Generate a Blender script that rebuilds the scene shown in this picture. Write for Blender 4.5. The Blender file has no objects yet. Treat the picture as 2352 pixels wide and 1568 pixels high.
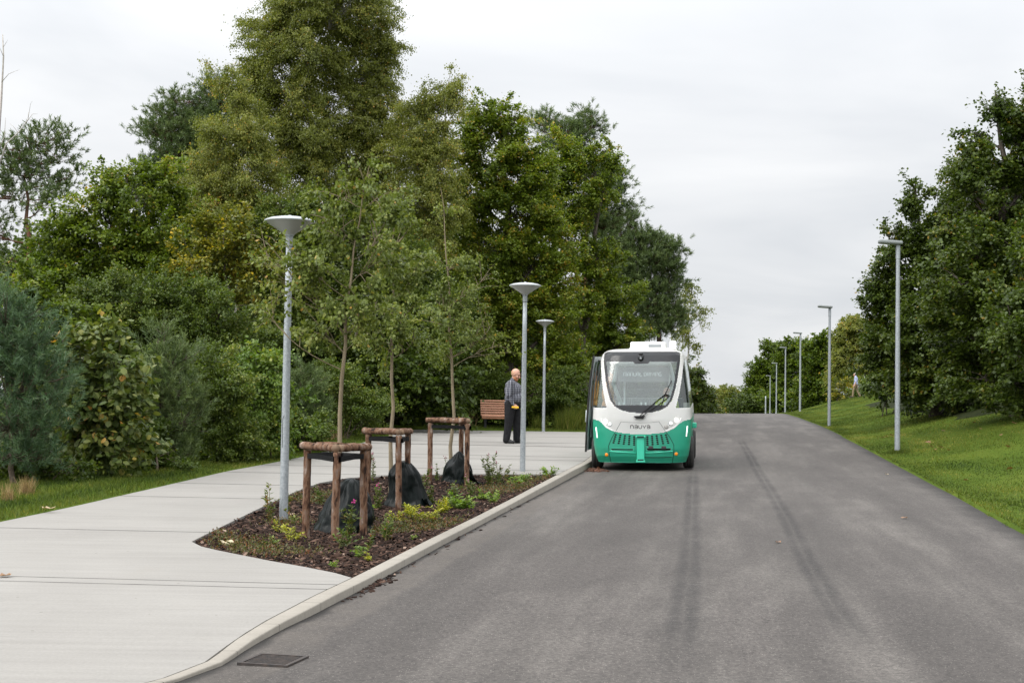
import bpy, bmesh, math, random
import numpy as np
from mathutils import Vector, Matrix, Euler, geometry, noise as mnoise

# ------------------------------------------------------------------ camera, world, sun, exposure
C = bpy.context.scene
COL = C.collection
W_PX, H_PX, F_PX = 2352.0, 1568.0, 3300.0
EYE = Vector((0, 0, 1.62))
PITCH, ROLL = math.atan(129 / F_PX), math.radians(0.8)
cam_data = bpy.data.cameras.new('camera')
cam = bpy.data.objects.new('camera', cam_data)
COL.objects.link(cam)
cam_data.sensor_width = 36.0
cam_data.lens = 36.0 * F_PX / W_PX
cam_data.clip_end = 6000
CAM_R = Matrix.Rotation(math.pi / 2 + PITCH, 3, 'X') @ Matrix.Rotation(ROLL, 3, 'Z')
cam.location = EYE
cam.rotation_euler = CAM_R.to_euler()
C.camera = cam
C.view_settings.view_transform = 'Standard'
C.view_settings.look = 'None'
C.view_settings.gamma = 1
C.view_settings.use_curve_mapping = False
C.view_settings.exposure = 0.0
C.cycles.max_bounces = 8
C.cycles.diffuse_bounces = 5
C.cycles.glossy_bounces = 3
C.cycles.transmission_bounces = 4
C.cycles.transparent_max_bounces = 10
C.cycles.use_denoising = True
C.cycles.caustics_reflective = False
C.cycles.caustics_refractive = False

SUN_EL, SUN_AZ = math.radians(46), math.radians(238)     # azimuth measured clockwise from +Y
world = bpy.data.worlds.new('World')
C.world = world
world.use_nodes = True
nt = world.node_tree
nt.nodes.clear()
def N(t, typ, **kw):
    n = t.nodes.new(typ)
    for k, v in kw.items():
        setattr(n, k, v)
    return n
def L(t, a, b):
    t.links.new(a, b)
def MATH(t, op, a, b=None, c=None, clamp=False):
    n = t.nodes.new('ShaderNodeMath'); n.operation = op; n.use_clamp = clamp
    for i, v in enumerate((a, b, c)):
        if v is None: continue
        if isinstance(v, (int, float)): n.inputs[i].default_value = v
        else: t.links.new(v, n.inputs[i])
    return n.outputs[0]
sky = N(nt, 'ShaderNodeTexSky', sky_type='NISHITA')
sky.sun_disc = False
sky.sun_elevation = SUN_EL
sky.sun_rotation = SUN_AZ
bg1 = N(nt, 'ShaderNodeBackground'); bg1.inputs[1].default_value = 0.1
L(nt, sky.outputs[0], bg1.inputs[0])
tc = N(nt, 'ShaderNodeTexCoord')
sp = N(nt, 'ShaderNodeSeparateXYZ'); L(nt, tc.outputs['Generated'], sp.inputs[0])
zc = MATH(nt, 'MAXIMUM', sp.outputs[2], 0.0)
zz = MATH(nt, 'ADD', zc, 0.16)
cx = MATH(nt, 'DIVIDE', sp.outputs[0], zz); cy = MATH(nt, 'DIVIDE', sp.outputs[1], zz)
cb = N(nt, 'ShaderNodeCombineXYZ'); L(nt, cx, cb.inputs[0]); L(nt, cy, cb.inputs[1])
n1 = N(nt, 'ShaderNodeTexNoise'); n1.inputs['Scale'].default_value = 0.9; n1.inputs['Detail'].default_value = 5; n1.inputs['Roughness'].default_value = 0.5
n1.inputs['Distortion'].default_value = 0.4
L(nt, cb.outputs[0], n1.inputs['Vector'])
cr = N(nt, 'ShaderNodeMapRange'); cr.inputs[1].default_value = 0.36; cr.inputs[2].default_value = 0.62
cr.inputs[3].default_value = 0.0; cr.inputs[4].default_value = 1.0; L(nt, n1.outputs[0], cr.inputs[0])
mx = N(nt, 'ShaderNodeMix', data_type='RGBA'); L(nt, cr.outputs[0], mx.inputs[0])
mx.inputs[6].default_value = (0.75, 0.775, 0.81, 1); mx.inputs[7].default_value = (0.93, 0.94, 0.955, 1)
gr = N(nt, 'ShaderNodeMapRange'); gr.interpolation_type = 'SMOOTHSTEP'; L(nt, zc, gr.inputs[0])      # overcast: the zenith is far brighter than the horizon
gr.inputs[1].default_value = 0.0; gr.inputs[2].default_value = 1.0; gr.inputs[3].default_value = 0.94; gr.inputs[4].default_value = 2.6
sdir = N(nt, 'ShaderNodeVectorMath', operation='DOT_PRODUCT'); L(nt, tc.outputs['Generated'], sdir.inputs[0])
sdir.inputs[1].default_value = (math.sin(SUN_AZ) * math.cos(SUN_EL), math.cos(SUN_AZ) * math.cos(SUN_EL), math.sin(SUN_EL))
glow = N(nt, 'ShaderNodeMapRange'); glow.interpolation_type = 'SMOOTHSTEP'; L(nt, sdir.outputs['Value'], glow.inputs[0])        # cloud is brighter on the sun's side
glow.inputs[1].default_value = 0.1; glow.inputs[2].default_value = 1.0; glow.inputs[3].default_value = 0.0; glow.inputs[4].default_value = 1.6
grad = MATH(nt, 'ADD', gr.outputs[0], glow.outputs[0])
bg2 = N(nt, 'ShaderNodeBackground'); L(nt, mx.outputs[2], bg2.inputs[0]); L(nt, grad, bg2.inputs[1])
ms = N(nt, 'ShaderNodeMixShader'); ms.inputs[0].default_value = 0.96
L(nt, bg1.outputs[0], ms.inputs[1]); L(nt, bg2.outputs[0], ms.inputs[2])
wo = N(nt, 'ShaderNodeOutputWorld'); L(nt, ms.outputs[0], wo.inputs[0])

sun_data = bpy.data.lights.new('sun', 'SUN'); sun_data.energy = 1.35; sun_data.angle = math.radians(25); sun_data.color = (1, 0.96, 0.9)
sun = bpy.data.objects.new('sun', sun_data); COL.objects.link(sun)
sd = Vector((math.sin(SUN_AZ) * math.cos(SUN_EL), math.cos(SUN_AZ) * math.cos(SUN_EL), math.sin(SUN_EL)))
sun.rotation_euler = (-sd).to_track_quat('-Z', 'Y').to_euler()
sun.location = sd * 60

# ------------------------------------------------------------------ helpers
R = math.radians
def ray(px, py):
    return CAM_R @ Vector(((px - W_PX / 2) / F_PX, (H_PX / 2 - py) / F_PX, -1))
def at(px, py, d):                        # the point of a sight line at depth y = d
    r = ray(px, py)
    return EYE + r * (d / r.y)
def gpt(px, py, zf, lo=5.0, hi=160.0):    # where a sight line meets the terrain
    r = ray(px, py)
    f = lambda d: (EYE.z + r.z * d / r.y) - zf(r.x * d / r.y, d)
    d = lo
    while d < hi and f(d) > 0: d += 0.25
    a, b = d - 0.25, d
    for _ in range(30):
        m = (a + b) / 2
        if f(m) > 0: a = m
        else: b = m
    return Vector((r.x * b / r.y, b, zf(r.x * b / r.y, b)))
def tag(o, label=None, cat=None, group=None, kind=None):
    if label: o['label'] = label
    if cat: o['category'] = cat
    if group: o['group'] = group
    if kind: o['kind'] = kind
    return o
def thing(name, label, cat, loc=(0, 0, 0), rotz=0, group=None):
    o = bpy.data.objects.new(name, None); COL.objects.link(o)
    o.empty_display_size = 0.2
    o.location = loc; o.rotation_euler = (0, 0, rotz)
    return tag(o, label, cat, group)
def link_mesh(name, me, m=None, parent=None):
    o = bpy.data.objects.new(name, me); COL.objects.link(o)
    if m is not None:
        for mm in (m if isinstance(m, (list, tuple)) else [m]): me.materials.append(mm)
    if parent is not None: o.parent = parent
    return o
def obj(name, bm, m=None, parent=None, smooth=False):
    me = bpy.data.meshes.new(name)
    bmesh.ops.recalc_face_normals(bm, faces=bm.faces)
    bm.to_mesh(me); bm.free()
    if smooth: me.polygons.foreach_set('use_smooth', [True] * len(me.polygons))
    return link_mesh(name, me, m, parent)
def arr_mesh(name, verts, groups, smooth=False, tint=None):
    """verts (n,3); groups: list of (m,k) index arrays"""
    me = bpy.data.meshes.new(name)
    verts = np.asarray(verts, dtype=np.float32)
    me.vertices.add(len(verts)); me.vertices.foreach_set('co', verts.ravel())
    loops = np.concatenate([np.asarray(g, dtype=np.int32).ravel() for g in groups])
    tot = np.concatenate([np.full(len(g), np.asarray(g).shape[1], dtype=np.int32) for g in groups])
    st = np.concatenate([[0], np.cumsum(tot)[:-1]]).astype(np.int32)
    me.loops.add(len(loops)); me.loops.foreach_set('vertex_index', loops)
    me.polygons.add(len(tot)); me.polygons.foreach_set('loop_start', st)
    if smooth: me.polygons.foreach_set('use_smooth', np.ones(len(tot), dtype=bool))
    if tint is not None:
        a = me.attributes.new('tint', 'FLOAT', 'POINT'); a.data.foreach_set('value', np.asarray(tint, dtype=np.float32))
    me.update(calc_edges=True); me.validate()
    return me
def box(bm, cx, cy, cz, sx, sy, sz, rot=None, bev=0.0):
    g = bmesh.ops.create_cube(bm, size=1.0)
    vs = g['verts']
    for v in vs: v.co = Vector((v.co.x * sx, v.co.y * sy, v.co.z * sz))
    if bev > 0:
        es = list({e for v in vs for e in v.link_edges})
        r = bmesh.ops.bevel(bm, geom=es, offset=bev, segments=2, affect='EDGES', profile=0.6)
        vs = list({v for f in r['faces'] for v in f.verts} | {v for v in vs if v.is_valid})
    M_ = Matrix.Translation((cx, cy, cz)) @ (rot.to_4x4() if rot is not None else Matrix.Identity(4))
    seen = set()
    stack = [v for v in vs if v.is_valid]
    while stack:                                        # whole island
        v = stack.pop()
        if v in seen: continue
        seen.add(v)
        for e in v.link_edges: stack.append(e.other_vert(v))
    for v in seen: v.co = M_ @ v.co
def tube(bm, pts, rad, sides=10, cap=True):
    pts = [Vector(p) for p in pts]
    if isinstance(rad, (int, float)): rad = [rad] * len(pts)
    rings = []
    prev = None
    for i, p in enumerate(pts):
        t = (pts[min(i + 1, len(pts) - 1)] - pts[max(i - 1, 0)]).normalized()
        if prev is None:
            u = t.orthogonal().normalized()
        else:
            u = (prev - t * prev.dot(t))
            u = u.normalized() if u.length > 1e-6 else t.orthogonal().normalized()
        prev = u; w = t.cross(u)
        rings.append([bm.verts.new(p + (u * math.cos(2 * math.pi * k / sides) + w * math.sin(2 * math.pi * k / sides)) * rad[i]) for k in range(sides)])
    for a, b in zip(rings, rings[1:]):
        for k in range(sides): bm.faces.new((a[k], a[(k + 1) % sides], b[(k + 1) % sides], b[k]))
    if cap:
        bm.faces.new(rings[0][::-1]); bm.faces.new(rings[-1])
def lathe(bm, prof, seg=32, c=(0, 0, 0)):
    rings = []
    for r, z in prof:
        if r < 1e-5: rings.append([bm.verts.new((c[0], c[1], c[2] + z))])
        else: rings.append([bm.verts.new((c[0] + r * math.cos(2 * math.pi * k / seg), c[1] + r * math.sin(2 * math.pi * k / seg), c[2] + z)) for k in range(seg)])
    for a, b in zip(rings, rings[1:]):
        for k in range(seg):
            k2 = (k + 1) % seg
            if len(a) == 1 and len(b) == 1: continue
            if len(a) == 1: bm.faces.new((a[0], b[k], b[k2]))
            elif len(b) == 1: bm.faces.new((a[k], b[0], a[k2]))
            else: bm.faces.new((a[k], a[k2], b[k2], b[k]))
def ball(bm, c, r, sx=1, sy=1, sz=1, rot=None, u=16, v=10):
    g = bmesh.ops.create_uvsphere(bm, u_segments=u, v_segments=v, radius=r)
    M_ = Matrix.Translation(c) @ (rot.to_4x4() if rot is not None else Matrix.Identity(4)) @ Matrix.Diagonal((sx, sy, sz, 1))
    for q in g['verts']: q.co = M_ @ q.co
def remeshed(name, bm, m, parent=None, voxel=0.012, smooth=4):
    """fuse overlapping solids into one continuous skin"""
    me = bpy.data.meshes.new(name + '_raw'); bmesh.ops.recalc_face_normals(bm, faces=bm.faces); bm.to_mesh(me); bm.free()
    o = bpy.data.objects.new(name + '_raw', me); COL.objects.link(o)
    md = o.modifiers.new('r', 'REMESH'); md.mode = 'VOXEL'; md.voxel_size = voxel; md.use_smooth_shade = True
    s = o.modifiers.new('s', 'SMOOTH'); s.factor = 0.5; s.iterations = smooth
    dg = bpy.context.evaluated_depsgraph_get(); dg.update()
    out = bpy.data.meshes.new_from_object(o.evaluated_get(dg))
    out.name = name
    bpy.data.objects.remove(o); bpy.data.meshes.remove(me)
    out.materials.clear()
    out.polygons.foreach_set('use_smooth', [True] * len(out.polygons))
    return link_mesh(name, out, m, parent)

# ------------------------------------------------------------------ materials
MATS = {}
def mat(name, col, rough=0.6, col2=None, scale=8.0, bump=0.0, bscale=None, metal=0.0, spec=0.5, detail=6, coat=0.0, lo=0.35, hi=0.65, stretch=None):
    if name in MATS: return MATS[name]
    m = bpy.data.materials.new(name); m.use_nodes = True; t = m.node_tree
    p = t.nodes['Principled BSDF']
    p.inputs['Base Color'].default_value = (*col, 1); p.inputs['Roughness'].default_value = rough
    p.inputs['Metallic'].default_value = metal; p.inputs['Specular IOR Level'].default_value = spec
    p.inputs['Coat Weight'].default_value = coat
    tcn = N(t, 'ShaderNodeTexCoord'); vec = tcn.outputs['Object']
    if stretch:
        mp = N(t, 'ShaderNodeMapping'); mp.inputs['Scale'].default_value = stretch; L(t, vec, mp.inputs[0]); vec = mp.outputs[0]
    if col2 is not None:
        n = N(t, 'ShaderNodeTexNoise'); n.inputs['Scale'].default_value = scale; n.inputs['Detail'].default_value = detail; n.inputs['Roughness'].default_value = 0.6
        L(t, vec, n.inputs['Vector'])
        r = N(t, 'ShaderNodeMapRange'); r.inputs[1].default_value = lo; r.inputs[2].default_value = hi; L(t, n.outputs[0], r.inputs[0])
        x = N(t, 'ShaderNodeMix', data_type='RGBA'); L(t, r.outputs[0], x.inputs[0])
        x.inputs[6].default_value = (*col, 1); x.inputs[7].default_value = (*col2, 1)
        L(t, x.outputs[2], p.inputs['Base Color'])
    if bump > 0:
        n = N(t, 'ShaderNodeTexNoise'); n.inputs['Scale'].default_value = bscale or scale; n.inputs['Detail'].default_value = 5
        L(t, vec, n.inputs['Vector'])
        b = N(t, 'ShaderNodeBump'); b.inputs['Strength'].default_value = bump; b.inputs['Distance'].default_value = 0.02
        L(t, n.outputs[0], b.inputs['Height']); L(t, b.outputs[0], p.inputs['Normal'])
    MATS[name] = m
    return m
def leaf_mat(name, stops, trans=0.3, rough=0.45, spec=0.35):
    """leaf colour is picked by each leaf's own tint"""
    m = bpy.data.materials.new(name); m.use_nodes = True; t = m.node_tree
    p = t.nodes['Principled BSDF']; out = t.nodes['Material Output']
    at_ = N(t, 'ShaderNodeAttribute', attribute_name='tint')
    r = N(t, 'ShaderNodeValToRGB'); e = r.color_ramp.elements
    e[0].position = stops[0][0]; e[0].color = (*stops[0][1], 1)
    e[1].position = stops[-1][0]; e[1].color = (*stops[-1][1], 1)
    for pos, c in stops[1:-1]:
        q = e.new(pos); q.color = (*c, 1)
    L(t, at_.outputs['Fac'], r.inputs[0])
    L(t, r.outputs[0], p.inputs['Base Color'])
    p.inputs['Roughness'].default_value = rough; p.inputs['Specular IOR Level'].default_value = spec
    tr = N(t, 'ShaderNodeBsdfTranslucent')
    g = N(t, 'ShaderNodeMix', data_type='RGBA', blend_type='MULTIPLY'); g.inputs[0].default_value = 1
    L(t, r.outputs[0], g.inputs[6]); g.inputs[7].default_value = (1.3, 1.35, 0.5, 1)
    L(t, g.outputs[2], tr.inputs[0])
    x = N(t, 'ShaderNodeMixShader'); x.inputs[0].default_value = trans
    L(t, p.outputs[0], x.inputs[1]); L(t, tr.outputs[0], x.inputs[2]); L(t, x.outputs[0], out.inputs[0])
    MATS[name] = m
    return m
# ------------------------------------------------------------------ terrain
PROF_D = [-400, 0, 12, 20, 25, 30, 33, 37, 43, 50, 65, 80, 95, 110, 140, 200, 300, 600, 2500]
PROF_Z = [-.02, -.02, -.02, 0, .03, .10, .17, .27, .37, .46, .58, .70, .775, .62, .15, -2.6, -9, -22, -60]
_dd = np.arange(-60, 420, 0.5)
_pz = np.interp(_dd, PROF_D, PROF_Z)
_k = np.hanning(15); _k /= _k.sum()
_pz = np.convolve(np.pad(_pz, 7, mode='edge'), _k, mode='valid')
def prof(d):
    if d > 400: return float(np.interp(d, PROF_D, PROF_Z))
    return float(np.interp(d, _dd, _pz))
def smooth(a, b, x):
    t = max(0.0, min(1.0, (x - a) / (b - a))); return t * t * (3 - 2 * t)
def xc(d): return 0.1405 * d + 0.6
def z_road(x, d): return prof(d) + 0.013 * max(-4.5, min(4.5, x - xc(d)))
KERB_PX = [(399, 1568), (515, 1526), (576, 1484), (648, 1445), (720, 1411), (767, 1386), (847, 1345), (1020, 1250), (1148, 1182), (1237, 1136), (1320, 1092), (1356, 1073)]
KERB = [gpt(x, y, z_road) for x, y in KERB_PX]
d0 = KERB[-1]; dirk = Vector((math.sin(R(8.0)), math.cos(R(8.0)), 0))
for s in (4, 8, 12, 17, 24, 34):
    KERB.append(d0 + dirk * s)
EDGE_PX = [(2352, 1222), (2200, 1138), (2100, 1086), (2014, 1041), (1950, 1008), (1888, 978), (1845, 962), (1815, 952.5)]
EDGE = [gpt(x, y, z_road) for x, y in EDGE_PX]
_s = (EDGE[0] - EDGE[2]).normalized()
EDGE = [EDGE[0] + _s * t for t in (40, 12, 5)] + EDGE
_s = (EDGE[-1] - EDGE[-3]).normalized()
EDGE += [EDGE[-1] + _s * t for t in (15, 40, 90, 200)]
_s = (KERB[0] - KERB[1]).normalized()
KERB = [KERB[0] + Vector((-.5, -.9, 0)) * t for t in (30, 6, 1.2)] + KERB
ky, kx = [p.y for p in KERB], [p.x for p in KERB]
ey, ex = [p.y for p in EDGE], [p.x for p in EDGE]
def xr(d): return float(np.interp(d, ey, ex)) if d < 190 else ex[-1] + (d - ey[-1]) * 0.15
def xk(d):
    if d <= ky[-1]: return float(np.interp(d, ky, kx))
    w = xr(ky[-1]) - kx[-1]
    return xr(d) - w
def kw(d): return .085 + .07 * smooth(8.2, 11.5, d)
KW = 0.155
BACK = 48.0
def kh(d): return .015 + .05 * smooth(8, 12, d) + .055 * smooth(19, 29, d)
def z_pave(x, d): return prof(d) + 0.013 * (xk(d) - xc(d)) + kh(d)
LEFT_PX = [(0, 1197), (276, 1137), (404, 1108), (517, 1082), (700, 1047), (820, 1019), (937, 994)]
LEFT = [gpt(x, y, z_pave) for x, y in LEFT_PX]
LEFT[-1].y = BACK
LEFT = [LEFT[0] + (LEFT[0] - LEFT[1]).normalized() * t for t in (30, 8)] + LEFT
ly, lx = [p.y for p in LEFT], [p.x for p in LEFT]
def xp(d): return float(np.interp(d, ly, lx)) if d <= BACK else xk(d) - KW
def bank(t, d): return 0.02 + 1.45 * smooth(-0.5, 7.5, t) * (0.35 + 0.65 * smooth(14, 45, d)) * (1 - 0.85 * smooth(115, 160, d))
def z_ground(x, d):                       # grass level
    if x > xr(d): return z_road(xr(d), d) + bank(x - xr(d), d)
    t = xp(d) - x
    return z_pave(xp(d), min(d, 400)) + 0.01 - 0.0 * t + 0.25 * smooth(2, 14, t)
_fix = {}
def sheet(name, rows, m, kind='structure', smooth_=True):
    V = []; Q = []
    n = len(rows[0])
    for r in rows: V += r
    for i in range(len(rows) - 1):
        for j in range(n - 1):
            a = i * n + j; Q.append((a, a + 1, a + n + 1, a + n))
    me = arr_mesh(name, V, [np.array(Q)], smooth_)
    o = link_mesh(name, me, m); tag(o, kind=kind); return o

# grass material: patches, mowing streaks, fine fibre
def grass_mat():
    m = bpy.data.materials.new('grass_turf'); m.use_nodes = True; t = m.node_tree; p = t.nodes['Principled BSDF']
    g = N(t, 'ShaderNodeTexCoord')
    def noise(sc, stretch=(1, 1, 1), det=5, rot=0):
        mp = N(t, 'ShaderNodeMapping'); mp.inputs['Scale'].default_value = stretch; mp.inputs['Rotation'].default_value = (0, 0, rot); L(t, g.outputs['Object'], mp.inputs[0])
        n = N(t, 'ShaderNodeTexNoise'); n.inputs['Scale'].default_value = sc; n.inputs['Detail'].default_value = det; n.inputs['Roughness'].default_value = .65
        L(t, mp.outputs[0], n.inputs['Vector']); return n.outputs[0]
    r = N(t, 'ShaderNodeValToRGB'); e = r.color_ramp.elements
    e[0].position = .30; e[0].color = (.028, .052, .007, 1); e[1].position = .70; e[1].color = (.125, .150, .024, 1)
    q = e.new(.5); q.color = (.062, .096, .013, 1)
    s = MATH(t, 'ADD', MATH(t, 'MULTIPLY', noise(.28), .40), MATH(t, 'MULTIPLY', noise(1.1, (1, .22, 1), 4, -.25), .30))
    s = MATH(t, 'ADD', s, MATH(t, 'MULTIPLY', noise(16, det=8), .30))
    L(t, s, r.inputs[0]); L(t, r.outputs[0], p.inputs['Base Color'])
    p.inputs['Roughness'].default_value = .9; p.inputs['Specular IOR Level'].default_value = .03
    b = N(t, 'ShaderNodeBump'); b.inputs['Strength'].default_value = .7; b.inputs['Distance'].default_value = .04
    L(t, noise(38, det=6), b.inputs['Height']); L(t, b.outputs[0], p.inputs['Normal'])
    return m
M_GRASS = grass_mat()
drows = list(np.arange(-30, 0, 5.)) + list(np.arange(0, 47.9, .75)) + [BACK - .015, BACK + .015] + list(np.arange(48.75, 80, 1.0)) + list(np.arange(80, 150, 2.5)) + [155, 165, 180, 200, 230, 270, 330, 420, 700, 1200, 2400]
OFFL = [1500, 500, 150, 70, 40, 26, 18, 13, 10, 8, 6.5, 5, 4, 3, 2.2, 1.5, 1, .6, .3, .1, 0]
OFFR = [0, .1, .3, .6, 1, 1.5, 2, 2.6, 3.3, 4, 5, 6, 7, 8, 9.5, 11, 13, 16, 20, 26, 40, 70, 150, 500, 1500]
rows = []
for d in drows:
    a, b = xp(d), xr(d); r = []
    for o_ in OFFL:
        x = a - o_; r.append((x, d, z_ground(x, d) + (0.02 * mnoise.noise(Vector((x * .7, d * .7, 0))) if 0.2 < o_ < 60 else 0)))
    for i in range(1, 14):
        x = a + .02 + (b - a - .04) * i / 14
        r.append((x, d, min(z_road(x, d), prof(d) - .06) - .32))
    for o_ in OFFR:
        x = b + o_; r.append((x, d, z_ground(x + 1e-4, d) + (0.025 * mnoise.noise(Vector((x * .5, d * .4, 3))) if 0.2 < o_ < 60 else 0)))
    rows.append(r)
GROUND = sheet('ground', rows, M_GRASS)

# leaf mould; on the right bank its dark colour paints in canopy shade
M_SOIL_SHADE = mat('leaf_mould_shade', (.012, .016, .006), .95, (.028, .034, .012), 5, .8, 14, spec=.05)
def shade_t(d): return 3.3 + .5 * mnoise.noise(Vector((d * .35, 3, 0))) + .25 * mnoise.noise(Vector((d * 1.1, 8, 0))) + 6 * (1 - smooth(38, 45, d))
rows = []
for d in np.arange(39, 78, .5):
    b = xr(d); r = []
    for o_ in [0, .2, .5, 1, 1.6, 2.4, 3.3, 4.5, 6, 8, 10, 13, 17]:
        x = b + shade_t(d) + o_; r.append((x, d, z_ground(x, d) + .025 * mnoise.noise(Vector((x * .5, d * .4, 3))) + (-.03 if o_ == 0 else .028)))
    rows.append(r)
SOIL_SHADE = sheet('forest_floor_shade', rows, M_SOIL_SHADE)
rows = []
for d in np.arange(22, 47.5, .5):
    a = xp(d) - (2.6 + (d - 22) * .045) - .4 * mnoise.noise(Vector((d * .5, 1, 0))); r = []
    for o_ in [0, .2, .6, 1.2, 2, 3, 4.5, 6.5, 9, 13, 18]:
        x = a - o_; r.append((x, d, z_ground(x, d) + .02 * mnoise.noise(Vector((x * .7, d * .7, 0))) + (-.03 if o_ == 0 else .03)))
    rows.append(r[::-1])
SOIL2 = sheet('forest_floor_shade', rows, M_SOIL_SHADE)

# asphalt
def asphalt_mat():
    m = bpy.data.materials.new('asphalt'); m.use_nodes = True; t = m.node_tree; p = t.nodes['Principled BSDF']
    g = N(t, 'ShaderNodeTexCoord')
    def noise(sc, stretch=(1, 1, 1), det=5, rot=0, rough=.6):
        mp = N(t, 'ShaderNodeMapping', vector_type='TEXTURE'); mp.inputs['Scale'].default_value = tuple(1 / q for q in stretch); mp.inputs['Rotation'].default_value = (0, 0, rot); L(t, g.outputs['Object'], mp.inputs[0])
        n = N(t, 'ShaderNodeTexNoise'); n.inputs['Scale'].default_value = sc; n.inputs['Detail'].default_value = det; n.inputs['Roughness'].default_value = rough
        L(t, mp.outputs[0], n.inputs['Vector']); return n.outputs[0]
    big = noise(.5, (2.0, .16, 1), 5, R(-8)); mid = noise(1.5, (1.4, .22, 1), 7, R(-10), .68); fine = noise(210, det=3, rough=.8); grit = noise(60, det=6, rough=.8)
    s = MATH(t, 'ADD', MATH(t, 'MULTIPLY', big, .38), MATH(t, 'MULTIPLY', mid, .22)); s = MATH(t, 'ADD', s, MATH(t, 'MULTIPLY', noise(24, det=5, rough=.75), .16))
    s = MATH(t, 'ADD', s, MATH(t, 'MULTIPLY', grit, .12)); s = MATH(t, 'ADD', s, MATH(t, 'MULTIPLY', fine, .12))
    r = N(t, 'ShaderNodeValToRGB'); e = r.color_ramp.elements
    e[0].position = .36; e[0].color = (.038, .0325, .0290, 1); e[1].position = .66; e[1].color = (.140, .126, .112, 1)
    q = e.new(.5); q.color = (.066, .0580, .0520, 1)
    worn = N(t, 'ShaderNodeMapRange'); L(t, noise(.42, (1.0, .7, 1), 4, R(-25), .5), worn.inputs[0]); worn.inputs[1].default_value = .50; worn.inputs[2].default_value = .60; worn.inputs[3].default_value = 0; worn.inputs[4].default_value = .030
    s = MATH(t, 'ADD', s, worn.outputs[0])
    L(t, s, r.inputs[0])
    v = N(t, 'ShaderNodeTexVoronoi'); v.inputs['Scale'].default_value = 70; L(t, g.outputs['Object'], v.inputs['Vector'])
    sc = N(t, 'ShaderNodeSeparateColor'); L(t, v.outputs['Color'], sc.inputs[0])
    k = MATH(t, 'MULTIPLY', MATH(t, 'GREATER_THAN', sc.outputs[0], .90), MATH(t, 'LESS_THAN', v.outputs['Distance'], .32))
    v2 = N(t, 'ShaderNodeTexVoronoi'); v2.inputs['Scale'].default_value = 42; L(t, g.outputs['Object'], v2.inputs['Vector'])
    s2 = N(t, 'ShaderNodeSeparateColor'); L(t, v2.outputs['Color'], s2.inputs[0])
    v3 = N(t, 'ShaderNodeTexVoronoi'); v3.inputs['Scale'].default_value = 90; L(t, g.outputs['Object'], v3.inputs['Vector'])
    s3 = N(t, 'ShaderNodeSeparateColor'); L(t, v3.outputs['Color'], s3.inputs[0])
    grain = MATH(t, 'ADD', MATH(t, 'MULTIPLY_ADD', s2.outputs[1], .46, .54), MATH(t, 'MULTIPLY', s3.outputs[2], .46))
    gm = N(t, 'ShaderNodeVectorMath', operation='SCALE'); L(t, r.outputs[0], gm.inputs[0]); L(t, grain, gm.inputs['Scale'])
    x = N(t, 'ShaderNodeMix', data_type='RGBA'); L(t, k, x.inputs[0]); L(t, gm.outputs[0], x.inputs[6]); x.inputs[7].default_value = (.21, .19, .17, 1)
    # dark edge strips: UV.x runs across the road in metres from the kerb, UV.y from the lawn
    uv = N(t, 'ShaderNodeSeparateXYZ'); L(t, g.outputs['UV'], uv.inputs[0])
    wob = MATH(t, 'MULTIPLY_ADD', noise(1.5, det=4), .9, -.45)
    def ramp(v, a0, a1, v0, v1):
        q = N(t, 'ShaderNodeMapRange'); L(t, v, q.inputs[0]); q.inputs[1].default_value = a0; q.inputs[2].default_value = a1; q.inputs[3].default_value = v0; q.inputs[4].default_value = v1; return q.outputs[0]
    ux = MATH(t, 'ADD', uv.outputs[0], MATH(t, 'MULTIPLY', wob, .25)); ur = MATH(t, 'ADD', uv.outputs[1], MATH(t, 'MULTIPLY', wob, .45))
    d1 = N(t, 'ShaderNodeMix', data_type='RGBA'); L(t, MATH(t, 'MULTIPLY', ramp(ux, .38, .46, .40, 0), ramp(noise(4, det=5), .3, .6, .3, 1)), d1.inputs[0]); L(t, x.outputs[2], d1.inputs[6]); d1.inputs[7].default_value = (.115, .098, .082, 1)
    ee = MATH(t, 'MAXIMUM', ramp(ux, .02, .10, .9, 0), ramp(ur, .08, .42, .85, 0))
    y = N(t, 'ShaderNodeMix', data_type='RGBA'); L(t, ee, y.inputs[0]); L(t, d1.outputs[2], y.inputs[6]); y.inputs[7].default_value = (.014, .012, .010, 1)
    L(t, y.outputs[2], p.inputs['Base Color'])
    p.inputs['Roughness'].default_value = .78; p.inputs['Specular IOR Level'].default_value = .35
    b = N(t, 'ShaderNodeBump'); b.inputs['Strength'].default_value = .45; b.inputs['Distance'].default_value = .008
    L(t, MATH(t, 'ADD', fine, grit), b.inputs['Height']); L(t, b.outputs[0], p.inputs['Normal'])
    return m
M_ASPH = asphalt_mat()
rows = []; uvs = []
for d in list(np.arange(-30, 4, 4.)) + list(np.arange(4, 48, .5)) + list(np.arange(48, 110, 1.)) + list(np.arange(110, 200, 4.)):
    a, b = xk(d), xr(d); r = []; u = []
    for i in range(25):
        x = a + (b - a) * i / 24
        r.append((x, d, z_road(x, d))); u.append((x - a, b - x + .12 * mnoise.noise(Vector((d * .5, 0, 0)))))
    rows.append(r); uvs.append(u)
ROAD = sheet('road', rows, M_ASPH)
lay = ROAD.data.uv_layers.new(name='UVMap')
flat = [q for u in uvs for q in u]
vi = np.zeros(len(ROAD.data.loops), dtype=np.int32); ROAD.data.loops.foreach_get('vertex_index', vi)
lay.data.foreach_set('uv', np.array(flat, dtype=np.float32)[vi].ravel())

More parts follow.
